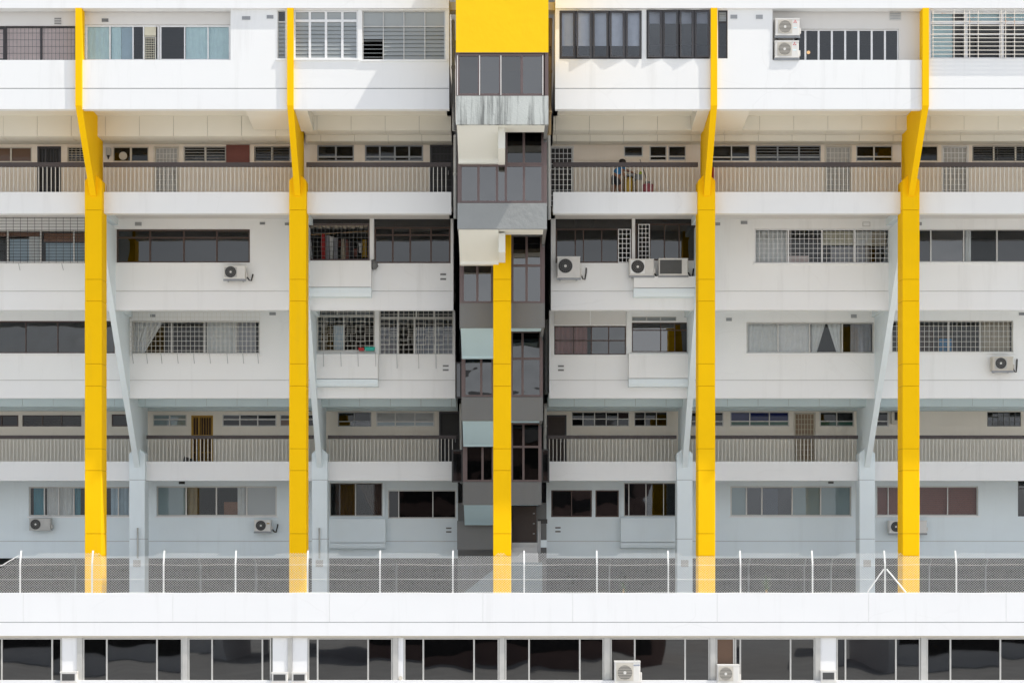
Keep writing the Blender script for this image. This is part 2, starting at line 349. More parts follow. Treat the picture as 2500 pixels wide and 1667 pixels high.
def SLAT(w, h):
    k = (round(w, 3), round(h, 3))
    if k not in _sl: _sl[k] = MB().box(-w/2, w/2, -.004, .004, -h/2, h/2).box(-w/2, w/2, -.007, -.0042, -h/2, -h/2+.012).mesh('slat', M['g_frost'])
    return _sl[k]
def vent(lv, tg, x0, y0, x1, y1, mat='gframe', fmat='white'):
    d = LV[lv]['d']; a, b, c, e = rect(tg, x0, y0, x1, y1, d); y = Y(d)
    v = MB().box(a, b, y-.012, y-.003, c, e).build('air_vent', M[fmat], block); m = MB(); n = 4
    for i in range(n): z = c+.02+(e-c-.04)*(i+.5)/n; m.box(a+.02, b-.02, y-.016, y-.0125, z-.012, z+.012)
    m.build('vent_slots', M[mat], v)
    return v
def curtain(lv, tg, x0, y0, x1, y1, mat, label, back=.16, amp=.03, folds=7, shape=None, cat='curtain'):
    d = LV[lv]['d'] if isinstance(lv, str) else lv
    a, b, c, e = rect(tg, x0, y0, x1, y1, d); y = Y(d)+.1+back; n = max(8, int((b-a)/.04)); vs = []; fs = []; nr = 6
    for j in range(nr+1):
        z = e+(c-e)*j/nr; t = j/nr
        for i in range(n+1):
            s = i/n; xx = a+(b-a)*s
            if shape == 'tieL': xx = a+(b-a)*s*(1-.65*t)
            if shape == 'tieR': xx = b-(b-a)*(1-s)*(1-.65*t)
            vs.append((xx, y+amp*math.sin(s*folds*(b-a)*6.0+.7*math.sin(9*s)+t*.6), z))
    for j in range(nr):
        for i in range(n): q = j*(n+1)+i; fs.append((q, q+1, q+n+2, q+n+1))
    m = MB(); m.add(vs, fs, True); o = m.build('curtain' if cat == 'curtain' else cat, M[mat]); return tag(o, label, cat)
def backing(lv, tg, x0, y0, x1, y1, mat, back=.5, name='blind'):   # flat blinds and boards standing inside a window
    d = LV[lv]['d'] if isinstance(lv, str) else lv
    a, b, c, e = rect(tg, x0, y0, x1, y1, d); return MB().box(a, b, Y(d)+.1+back, Y(d)+.1+back+.01, c, e).build(name, M[mat], None)
def blind(lv, tg, x0, y0, x1, y1, mat, label, back=.12, cat='blind'): return tag(backing(lv, tg, x0, y0, x1, y1, mat, back), label, cat)

# ---- top storey
W('L0r', 'a1', -700, 236, 45, 547, 'char', 'g_clear', [-330], fw=.07, grille=(14, 5, .008, .06, 'bar'))
W('L0r', 'a1', 45, 236, 678, 547, 'char', 'g_clear', [365], fw=.035, mw=.06, grille=(18, 5, .007, .07, 'bar'))
blind('L0r', 'a1', -40, 240, 672, 547, 'c_pink', 'pinkish blind behind the dark barred window at top left', .0)
W('L0r', 'a1', 765, 222, 1425, 545, 'wframe', 'g_clear', [983, 1190, 1285], gm={(2, 0): 'g_mid', (3, 0): None}, fw=.05, mw=.035, grille=None)
curtain('L0r', 'a1', 770, 226, 976, 540, 'c_blue', 'light blue curtain filling the leftmost pane beside the first yellow fin', .025, .012)
curtain('L0r', 'a1', 992, 226, 1080, 540, 'c_blue', 'narrow blue curtain gathered in the second pane from the first yellow fin', .025, .012)
blind('L0r', 'a1', 1082, 226, 1188, 540, 'c_pblue', 'plain blue-grey blind beside the narrow gathered blue curtain', .03)
MB().box(*rect('a1', 1292, 236, 1396, 318, 58.33)[:2], Y(58.33)+.07, Y(58.33)+.085, *rect('a1', 1292, 236, 1396, 318, 58.33)[2:]).build('window_panel', M['c_cream'], block)
W('L0r', 'a1', 1288, 322, 1396, 538, 'wframe', 'g_dark', [], fw=.03, rec=.07, grille=(6, 10, .01, .01, 'c_cream'), hole=False)
W('L0r', 'a1', 1427, 222, 2068, 545, 'wframe', 'g_clear', [1654, 1864], gm={(0, 0): 'g_mid'}, fw=.055, mw=.035)
curtain('L0r', 'a1', 1662, 226, 1862, 540, 'c_blue', 'light blue curtain in the middle pane of the right-hand white window', .025, .012)
curtain('L0r', 'a1', 1868, 226, 2066, 540, 'c_blue', 'light blue curtain in the last pane next to the blank white wall', .025, .012)
W('L0', 'b1', 285, 97, 357, 530, 'alu', 'g_mid', [], [195], gm={(0, 1): 'louvre'}, fw=.02, slat=9, sill='white')
W('L0', 'b1', 432, 92, 1005, 530, 'wframe', 'g_frost', [573, 718, 865], [184], gm={(None, 1): 'louvre'}, fw=.04, mw=.07, slat=9, sill='white')
W('L0', 'b1', 1045, 97, 1790, 540, 'alu', 'g_mid', [1233, 1418, 1606], [235], gm={(0, 1): 'half', (1, 1): 'louvre', (2, 1): 'louvre', (3, 1): 'louvre', (0, 0): 'g_frost', (1, 0): 'g_frost', (2, 0): 'g_frost', (3, 0): 'g_frost'}, fw=.03, mw=.03, slat=8, sill='white')
def casements(tg, xs, y0, y1, degs):
    d = 58.03; x0, x1 = xs[0], xs[-1]; a, b, c, e = rect(tg, x0, y0, x1, y1, d); LV['L0']['holes'].append((a, b, c, e)); y = Y(d)+.02; t = .035
    w = MB().box(a, a+t, y, y+.07, c, e).box(b-t, b, y, y+.07, c, e).box(a+t, b-t, y, y+.07, e-t, e).box(a+t, b-t, y, y+.07, c, c+t)
    for q in xs[1:-1]: xm = X(px(tg, q, 0)[0], d); w.box(xm-.02, xm+.02, y, y+.07, c+t, e-t)
    w = w.build('window', M['char'], block)
    for i, dg in enumerate(degs):
        p, q = X(px(tg, xs[i], 0)[0], d)+.03, X(px(tg, xs[i+1], 0)[0], d)-.02; hinge = q if dg > 0 else p; wd = q-p; s = 1 if hinge == p else -1
        def R(m, nm, mat, par):
            o = m.build(nm, M[mat]); o.parent = par; o.location = (hinge, y-.012, 0); o.rotation_euler = (0, 0, math.radians(dg)); return o
        z0, z1 = c+.03, e-.03; f = .045
        x_a, x_b = (0, wd) if s > 0 else (-wd, 0)
        fr = MB().box(x_a, x_a+f, -.02, .02, z0, z1).box(x_b-f, x_b, -.02, .02, z0, z1).box(x_a+f, x_b-f, -.02, .02, z1-f, z1).box(x_a+f, x_b-f, -.02, .02, z0, z0+f)
        R(fr, 'sash', 'char', w); R(MB().box(x_a+f-.003, x_b-f+.003, -.003, .003, z0+f-.003, z1-f+.003), 'pane', 'g_sash', w)
casements('c1', [462, 605, 755, 905, 1052, 1200], 97, 532, [-2, 9, -7, 8, -6])
blind('L0', 'c1', 470, 97, 1195, 405, 'c_blind', 'pale roller blind lowered behind the five-sash dark casement window', .03)
casements('c1', [1243, 1385, 1530, 1670, 1812], 90, 530, [7, -6, 9, -9])
blind('L0', 'c1', 1250, 90, 1805, 205, 'c_greyc', 'short grey blind behind the four-sash dark casement window', .03)
W('L0', 'c1', 1885, 92, 1972, 527, 'char', 'g_mid', [], [195], gm={(0, 0): 'louvre'}, fw=.035, slat=4)
W('L0r', 'd1', 278, 262, 1230, 548, 'wframe', 'g_mid', [393, 512, 631, 751, 870, 989, 1108], fw=.035, mw=.055)
W('L0', 'd1', 1508, 97, 2760, 528, 'wframe', 'g_clear', [1835, 2160, 2480], [200], fw=.045, mw=.1, grille=(2, 2, .02, .03, 'wframe'))
em = bpy.data.materials.new('lamp_glow'); em.use_nodes = True; eb = em.node_tree.nodes['Principled BSDF']; eb.inputs['Emission Color'].default_value = (1, .55, .2, 1); eb.inputs['Emission Strength'].default_value = 2.5
lx_, lz_ = X(px('d1', 418, 0)[0], 58.6), Z(px('d1', 0, 473)[1], 58.6)
lm = MB().tube([(lx_, Y(58.6), lz_-.045), (lx_, Y(58.6), lz_-.03), (lx_, Y(58.6), lz_), (lx_, Y(58.6), lz_+.03), (lx_, Y(58.6), lz_+.045)], [.02, .045, .055, .045, .02], 12).build('lamp', em)
MB().tube([(lx_, Y(58.6), lz_+.045), (lx_, Y(58.6), lz_+.9)], .005, 5).build('cord', M['dark'], lm)
tag(lm, 'small glowing amber lamp behind the narrow-paned window at top right', 'lamp')
d0 = 58.03
rg = MB()
for xx in (1530, 1718, 1812, 1858, 1935, 2140, 2180, 2260, 2460): xm = X(px('d1', xx, 0)[0], d0); rg.box(xm-.012, xm+.012, Y(d0)-.10, Y(d0)-.076, Z(px('d1', 0, 530)[1], d0), Z(px('d1', 0, 97)[1], d0))
for k in range(11):
    zz = Z(px('d1', 0, 132+36.5*k)[1], d0); rg.box(X(px('d1', 1520, 0)[0], d0), X(px('d1', 2740, 0)[0], d0), Y(d0)-.116, Y(d0)-.1, zz-.010, zz+.010)
rg.build('security_bars', M['rust'], block)['label'] = 'rusty cream security bars'
blind('L0', 'd1', 1850, 100, 2740, 195, 'c_blue', 'blue strip along the top of the window behind the rusty bars', .12)
blind('L0', 'd1', 1515, 100, 1725, 520, 'c_blue', 'blue sheet behind the rusty window bars beside the last yellow fin', .12)
for q in [('L0r','a1',483,155,557,232,'dark','recess'), ('L0r','a1',907,163,980,207,'mid','recess'), ('L0','a1',2165,143,2252,188,'gframe','white'), ('L0','b1',182,133,255,178,'gframe','white'),
          ('L0','c1',1990,130,2063,178,'gframe','white'), ('L0','c1',2218,130,2292,180,'gframe','white'), ('L0r','d1',1145,113,1250,186,'gframe','alu'),
          ('L2','a2',1205,518,1277,563,'gframe','white'), ('L2','b2',120,518,180,552,'gframe','white'), ('L2','b2',345,524,400,558,'gframe','white'), ('L2','c2',1855,522,1910,560,'gframe','white'),
          ('L2','c2',2083,508,2154,548,'gframe','white'), ('L2','d2',903,522,972,563,'white','alu'), ('L2','d2',1395,518,1440,560,'gframe','white'),
          ('L3','a2',1343,1345,1400,1382,'gframe','white'), ('L3','b2',207,1326,275,1364,'gframe','white'), ('L3','c2',1952,1376,2014,1416,'gframe','white'), ('L3','d2',793,1345,856,1388,'gframe','white'),
          ('L3','d2',2300,1330,2380,1364,'gframe','white'), ('L5','a3',125,1380,213,1416,'pale','pale'), ('L5','a3',1600,1372,1665,1406,'dark','pale'), ('L5','d3',590,1372,648,1402,'mid','pale'),
          ('L5','d3',1985,1380,2075,1412,'pale','pale'), ('L5','c3',1866,1374,1948,1416,'pale','pale'), ('L5','b3',318,1378,390,1422,'pale','pale')]: vent(*q)

# ---- first open corridor (L1): doors and windows in the rear wall
def door(lv, tg, x0, y0, x1, zb, mat, kind='plain', fr='cream', bar='wframe', open_=0):
    d = LV[lv]['d']; a, b, c, e = rect(tg, x0, y0, x1, y0+10, d); c = zb; LV[lv]['holes'].append((a, b, c, e)); y = Y(d); f = .05
    w = MB().box(a, a+f, y-.01, y+.1, c, e).box(b-f, b, y-.01, y+.1, c, e).box(a+f, b-f, y-.01, y+.1, e-f, e).build('door', M[fr], block)
    MB().box(a+f, b-f, y+.07, y+.11, c, e-f).build('door_leaf', M[mat], w)
    if kind != 'plain':
        m = bars(a+f+.02, b-f-.02, c+.05, e-f-.02, y+.02, *{'grid': (6, 11), 'slats': (3, 13), 'lattice': (5, 9), 'bars': (7, 3)}[kind], .016)
        if kind in ('slats', 'bars'): m.box(a+f+.25*(b-a), a+f+.25*(b-a)+.05, y, y+.03, c, e-f)
        m.build('gate', M[bar], w)
    hx = b-f-.12; MB().tube([(hx, y-.02, c+1.0), (hx, y-.02, c+1.14)], .014).build('handle', M['steel'], w)
    return w
F1 = LV['L1']['b']+.37; F4 = LV['L4']['b']+.37
W('C1', 'a1', -140, 1320, 285, 1455, 'cream', 'g_amber', [97], fw=.03, mw=.05, rec=.02)
door('C1', 'a1', 335, 1315, 548, F1, 'dark', 'bars', 'char', 'char')
W('C1', 'a1', 605, 1318, 905, 1455, 'cream', 'g_cor', [760], fw=.03, rec=.02, grille=(8, 6, .012, .01, 'cream'))
w = W('C1', 'a1', 1013, 1316, 1334, 1452, 'cream', 'g_cor', [1173], fw=.03, mw=.06, rec=.02)
a, b, c, e = rect('a1', 1068, 1362, 1140, 1438, 61.45); ef = MB().ring((a+b)/2, Y(61.45)-.01, Y(61.45)+.03, (c+e)/2, .10, .125).disc((a+b)/2, Y(61.45)+.005, (c+e)/2, .1).build('exhaust_fan', M['acc'], w)
door('C1', 'a1', 1380, 1312, 1608, F1, 'acg', 'grid', 'cream', 'acw')
W('C1', 'a1', 1648, 1314, 2028, 1452, 'cream', 'g_cor', [1842], fw=.03, mw=.06, rec=.02, grille=(2, 5, .012, .01, 'acg'))
p = MB().box(*rect('a1', 2030, 1303, 2240, 1460, 61.45)[:2], Y(61.45)-.03, Y(61.45)-.004, *rect('a1', 2030, 1303, 2240, 1460, 61.45)[2:]).build('window_board', M['maroon'], block)
W('C1', 'b1', 75, 1312, 400, 1450, 'cream', 'g_cor', [236], fw=.03, mw=.06, rec=.02, grille=(2, 5, .012, .01, 'mid'))
W('C1', 'b1', 640, 1302, 972, 1448, 'gframe', 'g_cor', [808], [1408], fw=.04, mw=.05, rec=.02)
W('C1', 'b1', 1068, 1302, 1592, 1448, 'gframe', 'g_cor', [1202, 1337, 1466], [1408], fw=.04, mw=.05, rec=.02)
door('C1', 'b1', 1652, 1302, 1868, F1, 'dark', 'lattice', 'char', 'char')
door('C1', 'c1', 330, 1310, 592, F1, 'dark', 'grid', 'acw', 'wframe')
for q in ((636, 828), (836, 1030)):
    a, b, c, e = rect('c1', q[0], 1316, q[1], 1442, 61.45); MB().box(a, b, Y(61.45)-.02, Y(61.45)-.003, c, e).build('shutter_panel', M['beige'], block)
W('C1', 'c1', 1040, 1312, 1212, 1408, 'alu', 'g_cor', [], fw=.03, rec=.0)
W('C1', 'c1', 1270, 1310, 1426, 1444, 'alu', 'g_cor', [], [1405], fw=.03, mw=.03, rec=.0)
W('C1', 'c1', 1438, 1310, 1598, 1444, 'alu', 'g_cor', [], [1405], fw=.03, mw=.03, rec=.0)
W('C1', 'c1', 1830, 1305, 2172, 1450, 'alu', 'g_cor', [2006], [1412], fw=.03, mw=.035, rec=.0)
W('C1', 'c1', 2222, 1308, 2806, 1450, 'gframe', 'g_cor', [2420, 2612], [1408], fw=.03, mw=.045, rec=.0, grille=(1, 5, .014, .015, 'gframe'))
door('C1', 'd1', 562, 1305, 808, F1, 'acg', 'grid', 'cream', 'acw')
W('C1', 'd1', 845, 1308, 1172, 1450, 'alu', 'g_cor', [1006], [1408], fw=.03, mw=.04, rec=.0)
W('C1', 'd1', 1330, 1308, 1582, 1450, 'cream', 'g_cor', [], fw=.03, rec=.0)
door('C1', 'd1', 1610, 1304, 1856, F1, 'acg', 'grid', 'acw', 'wframe')
W('C1', 'd1', 1888, 1308, 2560, 1450, 'cream', 'g_cor', [2082, 2278], fw=.03, mw=.05, rec=.02, grille=(3, 6, .01, .005, 'mid'))

# ---- second storey of flats (L2)
W('L2', 'a2', -500, 592, 905, 885, 'alu', 'g_clear', [-220, 66, 362, 660], fw=.04, mw=.045, rec=.05, sill='white',
  cage=(22, 16, .010, .28, 'bar', .42, .06, .0))
blind('L2', 'a2', -40, 605, 340, 645, 'c_rust', 'brown pelmet board behind the black window cage at far left', .1)
blind('L2', 'a2', 380, 612, 755, 690, 'c_rust', 'brown pelmet board behind the black window cage next to the yellow column', .1)
blind('L2', 'a2', 60, 655, 235, 880, 'c_pblue', 'blue-grey panel behind the black window cage left of the pale curtain strip', .3)
blind('L2', 'a2', 385, 695, 750, 880, 'c_pblue', 'wide blue-grey panel behind the black window cage next to the yellow column', .3)
curtain('L2', 'a2', 245, 645, 340, 880, 'c_lace', 'pale hanging curtain strip behind the black window cage at far left', .12)
W('L2', 'a2', 1042, 585, 2242, 888, 'brown', 'g_dark', [1342, 1646, 1942], [660], fw=.05, mw=.05, rec=.09, sill='white')
W('L2', 'b2', 566, 535, 1112, 868, 'tbrown', None, [], fw=.05, rec=.03, grille=(15, 8, .010, -.005, 'mid'))
W('L2', 'b2', 566, 440, 1112, 535, 'black', 'g_dark', [], fw=.02, rec=.03)
W('L2', 'b2', 1152, 440, 1838, 565, 'black', 'g_dark', [], fw=.02, rec=.05)
W('L2', 'b2', 1152, 565, 1838, 892, 'brown', 'g_dark', [1318, 1475, 1662], [637], fw=.05, mw=.05, rec=.05)
W('L2', 'c2', 428, 466, 1112, 580, 'black', 'g_dark', [605, 770], fw=.03, mw=.02, rec=.03)
W('L2', 'c2', 428, 580, 1112, 890, 'brown', 'g_dark', [605, 678, 842, 986], gm={(4, 0): None}, fw=.045, mw=.035, rec=.03)
W('L2', 'c2', 988, 584, 1104, 888, 'wframe', None, [], fw=.025, rec=.012, grille=(3, 7, .02, -.005, 'wframe'), hole=False)
W('L2', 'c2', 1142, 440, 1684, 535, 'black', 'g_dark', [], fw=.02, rec=.03)
W('L2', 'c2', 1142, 535, 1684, 868, 'brown', 'g_dark', [1275, 1405, 1537], gm={(0, 0): None}, fw=.05, mw=.035, rec=.03)
W('L2', 'c2', 1168, 540, 1274, 866, 'wframe', None, [], fw=.025, rec=.012, grille=(3, 8, .02, -.005, 'wframe'), hole=False)
W('L2', 'c2', 2215, 583, 3425, 892, 'wframe', 'g_clear', [2518, 2820, 3115], fw=.035, mw=.05, rec=.04, grille=(30, 7, .012, .02, 'wframe'), sill='white')
curtain('L2', 'c2', 2225, 590, 2515, 885, 'c_lace', 'greenish white curtain in the first panel of the white grilled window', .2)
blind('L2', 'd2', 558, 596, 835, 720, 'c_cream', 'half-lowered cream blind in the third panel of the white grilled window', .15)
blind('L2', 'd2', 845, 596, 1000, 725, 'c_lace', 'pale half-lowered blind next to the beige one in the grilled window', .15)
blind('L2', 'd2', 640, 724, 990, 884, 'c_greyc', 'grey board standing behind the third panel of the white grilled window', .35)
blind('L2', 'd2', 1000, 596, 1128, 728, 'c_sand', 'beige half-lowered blind in the last panel of the grilled window', .15)
blind('L2', 'd2', 248, 800, 445, 884, 'c_pink', 'pink sofa back behind the second panel of the white grilled window', .5, 'sofa')
W('L2', 'd2', 1330, 585, 2760, 884, 'alu', 'g_dark', [1518, 1814, 2112, 2400], gm={(2, 0): 'g_clear', (1, 0): 'g_tow2'}, fw=.035, mw=.04, rec=.04, sill='white')
curtain('L2', 'd2', 1838, 592, 1888, 870, 'c_lace', 'narrow pale curtain strip in the dark window right of the last yellow column', .06)

# ---- third storey of flats (L3)
W('L3', 'a2', -600, 1408, 1030, 1700, 'brown', 'g_bay', [-340, -60, 228, 515, 800], fw=.04, mw=.03, rec=.06, sill='white')
W('L3', 'a2', 1180, 1408, 2332, 1705, 'alu', 'g_clear', [1536, 1835, 2115], fw=.045, mw=.045, rec=.05, sill='white', cage=(30, 9, .010, .22, 'bal', .25, .07, .02))
curtain('L3', 'a2', 1185, 1415, 1450, 1700, 'c_white', 'white draped curtain at the left end of the barred window past the grey fin', .15, shape='tieL')
curtain('L3', 'a2', 1845, 1415, 2110, 1700, 'c_lace', 'sheer white curtain in the third panel of the cream caged window', .12)
curtain('L3', 'a2', 2120, 1415, 2290, 1700, 'c_greyc', 'grey curtain in the last panel of the cream caged window', .12)
W('L3', 'b2', 640, 1290, 1158, 1362, 'alu', 'g_mid', [820, 990], fw=.03, mw=.04, rec=.04)
W('L3', 'b2', 640, 1362, 1158, 1678, 'alu', 'g_mid', [700, 880], gm={(1, 0): 'g_clear', (2, 0): None}, fw=.03, mw=.04, rec=.04, grille=('basket', .30, .009, -.012, 'bal'),
  cage=(13, 9, .009, .16, 'bal', .25, .0, -.02))
W('L3', 'b2', 1200, 1290, 1862, 1380, 'alu', 'g_dark', [1368, 1530, 1692], fw=.03, mw=.05, rec=.06)
W('L3', 'b2', 1200, 1380, 1862, 1710, 'alu', 'g_mid', [1362, 1515, 1700], gm={(1, 0): None}, fw=.03, mw=.05, rec=.06, grille=('basket', .30, .009, -.012, 'bal'),
  cage=(15, 9, .009, .20, 'bal', .25, .02, .0))
curtain('L3', 'b2', 1535, 1470, 1850, 1705, 'c_greyc', 'grey sheer curtain in the right half of the barred kitchen window beside the tower', .15)
blind('L3', 'b2', 1212, 1600, 1358, 1708, 'c_redbrown', 'red-brown board low behind the barred kitchen window beside the tower', .12, 'board')
blind('L3', 'b2', 780, 1440, 880, 1672, 'c_pblue', 'pale cloth hanging inside the caged balcony window left of the tower', .25, 'cloth')
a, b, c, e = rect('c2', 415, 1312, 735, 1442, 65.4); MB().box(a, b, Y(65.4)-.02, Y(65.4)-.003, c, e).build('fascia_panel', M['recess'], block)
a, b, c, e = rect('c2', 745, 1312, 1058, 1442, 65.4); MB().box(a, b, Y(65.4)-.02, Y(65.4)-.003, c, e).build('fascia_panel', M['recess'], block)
W('L3', 'c2', 415, 1452, 1060, 1713, 'brown', 'g_bay', [590, 750, 905], [1583], fw=.035, mw=.035, rec=.05, sill='white', gm={(0, None): 'g_clear', (1, None): 'g_clear'})
curtain('L3', 'c2', 420, 1458, 715, 1708, 'c_redbrown', 'dark red-brown curtain in the left half of the window right of the tower', .1)
W('L3', 'c2', 1112, 1370, 1512, 1410, 'alu', 'g_frost', [1245, 1370], fw=.02, mw=.04, rec=.03)
W('L3', 'c2', 1112, 1422, 1622, 1688, 'brown', 'g_tow', [1372, 1500], [1490], fw=.03, mw=.03, rec=.05, gm={(2, None): 'g_dark'})
W('L3', 'c2', 2140, 1420, 3285, 1700, 'alu', 'g_clear', [2425, 2710, 3002], fw=.045, mw=.045, rec=.05, sill='white')
curtain('L3', 'c2', 2150, 1425, 2425, 1695, 'c_lace', 'sheer lace curtain in the first panel of the long window right of the third column', .02)
curtain('L3', 'd2', 155, 1425, 425, 1695, 'c_white', 'white pleated lace curtain in the second panel of the long lace-curtained window', .02, folds=9)
curtain('L3', 'd2', 450, 1425, 580, 1695, 'c_lace', 'lace curtain tied to the left in the third panel of the lace-curtained window', .02, shape='tieL')
curtain('L3', 'd2', 590, 1425, 725, 1695, 'c_lace', 'lace curtain tied to the right in the third panel of the lace-curtained window', .02, shape='tieR')
curtain('L3', 'd2', 800, 1425, 985, 1695, 'c_greyc', 'dark grey curtain in the last panel of the long lace-curtained window', .02)
W('L3', 'd2', 1165, 1405, 2255, 1690, 'alu', 'g_clear', [1400, 1680, 1960], fw=.035, mw=.045, rec=.05, sill='white', grille=(26, 6, .012, .02, 'bal'))
curtain('L3', 'd2', 1970, 1410, 2240, 1685, 'c_sand', 'beige curtain in the last panel of the grilled window above the far right air conditioner', .12)
blind('L3', 'd2', 1430, 1450, 1560, 1685, 'c_dbrown', 'dark wardrobe side behind the grilled window right of the last column', .3, 'wardrobe')
blind('L3', 'd2', 1610, 1560, 1720, 1685, 'shirt', 'blue cloth heap behind the grilled window right of the last column', .2, 'cloth')

# ---- second open corridor (L4)
W('C4', 'a3', -300, 783, 165, 885, 'brown', 'g_cor', [-140, 15], fw=.03, rec=.0)
W('C4', 'a3', 200, 783, 730, 885, 'brown', 'g_cor', [380, 552], fw=.03, rec=.0, grille=(3, 5, .01, .0, 'mid'))
W('C4', 'a3', 1002, 776, 1310, 885, 'brown', 'g_cor', [1160], fw=.03, rec=.0)
W('C4', 'a3', 1373, 778, 1674, 882, 'alu', 'g_pale', [1522], [822], fw=.03, rec=.0)
door('C4', 'a3', 1716, 786, 1912, F4, 'c_dbrown', 'bars', 'ydoor', 'ydoor')
W('C4', 'a3', 1996, 778, 2480, 884, 'alu', 'g_cor', [2152, 2312], [822], fw=.03, rec=.0)
W('C4', 'b3', 306, 778, 640, 884, 'alu', 'g_cor', [470], [822], fw=.03, rec=.0, gm={(0, 1): 'g_amber'})
W('C4', 'b3', 826, 756, 1126, 886, 'gframe', 'g_cor', [974], [840], fw=.035, rec=.0, gm={(None, 1): 'g_mid'})
W('C4', 'b3', 1170, 756, 1692, 886, 'alu', 'g_marble', [1342, 1518], [842], fw=.035, rec=.0, gm={(None, 1): 'g_pale'})
door('C4', 'b3', 1734, 752, 1925, F4, 'dark', 'plain', 'char')
door('C4', 'c3', 345, 782, 526, F4, 'door', 'lattice', 'char', 'door')
W('C4', 'c3', 573, 755, 1088, 882, 'alu', 'g_cor', [674, 778, 882, 986], [818], fw=.02, mw=.028, rec=.0)
W('C4', 'c3', 1134, 755, 1428, 882, 'alu', 'g_cor', [1230, 1332], [818], fw=.02, mw=.028, rec=.0)
W('C4', 'c3', 1640, 755, 1934, 884, 'alu', 'g_cor', [1735, 1832], [840], fw=.03, mw=.03, rec=.0)
W('C4', 'c3', 1994, 752, 2524, 884, 'alu', 'g_blue', [2170, 2346], [838], fw=.035, mw=.035, rec=.0, gm={(None, 1): 'g_green'})
door('C4', 'd3', 284, 757, 484, F4, 'gate', 'grid', 'acc', 'c_cream')
W('C4', 'd3', 518, 752, 826, 886, 'alu', 'g_cor', [672], [838], fw=.035, mw=.035, rec=.0, gm={(None, 1): 'g_green'})
W('C4', 'd3', 1000, 752, 1137, 886, 'alu', 'g_cor', [], [838], fw=.035, mw=.035, rec=.0)
a, b, c, e = rect('d3', 1157, 755, 1262, 862, 69.0); mb = MB().box(a, b, Y(69)-.14, Y(69)-.003, c, e).build('meter_box', M['cream'], block); MB().box((a+b)/2-.1, (a+b)/2+.1, Y(69)-.15, Y(69)-.141, c+.12, c+.4).build('meter_glass', M['dark'], mb)
W('C4', 'd3', 2022, 755, 2324, 884, 'mid', 'g_mid', [2072, 2122, 2172, 2222, 2272], [797, 840], fw=.015, mw=.012, rec=.0)

# ---- lowest storey of flats (L5)
W('L5', 'a3', -260, 1425, -60, 1690, 'alu', 'g_mid', [], fw=.04, rec=.05, sill='white')
W('L5', 'a3', 258, 1424, 1166, 1690, 'alu', 'g_clear', [395, 525, 660, 1060], fw=.045, mw=.04, rec=.05, sill='white')
curtain('L5', 'a3', 290, 1430, 388, 1685, 'c_teal', 'teal curtain at the left end of the lowest window beside the first yellow column', .1)
curtain('L5', 'a3', 410, 1430, 650, 1685, 'c_lace', 'sheer grey-white curtain beside the teal one in the lowest window', .1)
curtain('L5', 'a3', 662, 1430, 712, 1685, 'c_teal', 'thin teal curtain strip directly left of the first yellow column', .1)
curtain('L5', 'a3', 985, 1430, 1160, 1685, 'c_pblue', 'blue-grey curtain between the first yellow and first grey column', .1)
W('L5', 'a3', 1404, 1420, 2482, 1688, 'alu', 'g_clear', [1668, 1940, 2212], fw=.045, mw=.05, rec=.05, sill='white', gm={(0, 0): 'g_pale', (3, 0): 'g_frost'})
curtain('L5', 'a3', 1675, 1428, 1762, 1682, 'c_sand', 'sand coloured curtain in the lowest window right of the first grey column', .1)
curtain('L5', 'a3', 2125, 1428, 2205, 1682, 'c_lace', 'pale folded curtain in the third panel of the lowest second window', .1)
blind('L5', 'a3', 2000, 1560, 2130, 1682, 'c_rust', 'brown cardboard box behind the third panel of the lowest second window', .15, 'box')
W('L5', 'b3', 752, 1388, 1228, 1690, 'alu', 'g_clear', [984], fw=.03, mw=.03, rec=.05)
curtain('L5', 'b3', 800, 1400, 975, 1685, 'c_dbrown', 'dark brown curtain in the lowest window right of the second grey column', .12)
curtain('L5', 'b3', 1010, 1400, 1215, 1685, 'c_dbrown', 'dark brown curtain with a gap in the pane right of the other brown curtain', .2, shape='tieR')
W('L5', 'b3', 1275, 1455, 1888, 1708, 'alu', 'g_cor', [1372, 1678], fw=.035, mw=.03, rec=.05)
W('L5', 'c3', 388, 1455, 754, 1696, 'brown', 'g_dark', [572], fw=.04, mw=.03, rec=.05)
W('L5', 'c3', 785, 1455, 996, 1696, 'brown', 'g_dark', [], fw=.04, rec=.05)
W('L5', 'c3', 1040, 1388, 1512, 1690, 'alu', 'g_mid', [1086, 1240, 1398], fw=.03, mw=.03, rec=.05)
W('L5', 'c3', 1996, 1420, 3082, 1688, 'alu', 'g_pale', [2142, 2280, 2552, 2808], fw=.045, mw=.045, rec=.05, sill='white', gm={(1, 0): 'g_mid', (2, 0): 'g_mid'})
blind('L5', 'c3', 2020, 1580, 2130, 1684, 'c_cream', 'yellowish board low in the window right of the third yellow column', .05, 'board')
blind('L5', 'd3', 20, 1440, 150, 1682, 'c_pblue', 'crumpled pale sheet in the third pane of the filmed window', .12, 'cloth')
W('L5', 'd3', 1028, 1420, 1942, 1685, 'alu', 'g_clear', [1136, 1400, 1670], fw=.04, mw=.035, rec=.05, sill='white')
blind('L5', 'd3', 1040, 1428, 1240, 1680, 'c_redbrown', 'red-brown slatted blind left of the last yellow column in the lowest window', .1)
for i in range(1): pass
m = MB(); a, b, c, e = rect('d3', 1245, 1428, 1935, 1680, 69.5)
for k in range(14): zz = c+(e-c)*(k+.5)/14; m.box(a, b, Y(69.5)+.2, Y(69.5)+.206, zz-.032, zz+.03)
tag(m.build('blind', M['c_redbrown']), 'red-brown slatted blind right of the last yellow column in the lowest window', 'blind')
W('L5', 'd3', 2298, 1372, 2700, 1690, 'char', 'g_bay', [2420], [1440], fw=.035, rec=.05)

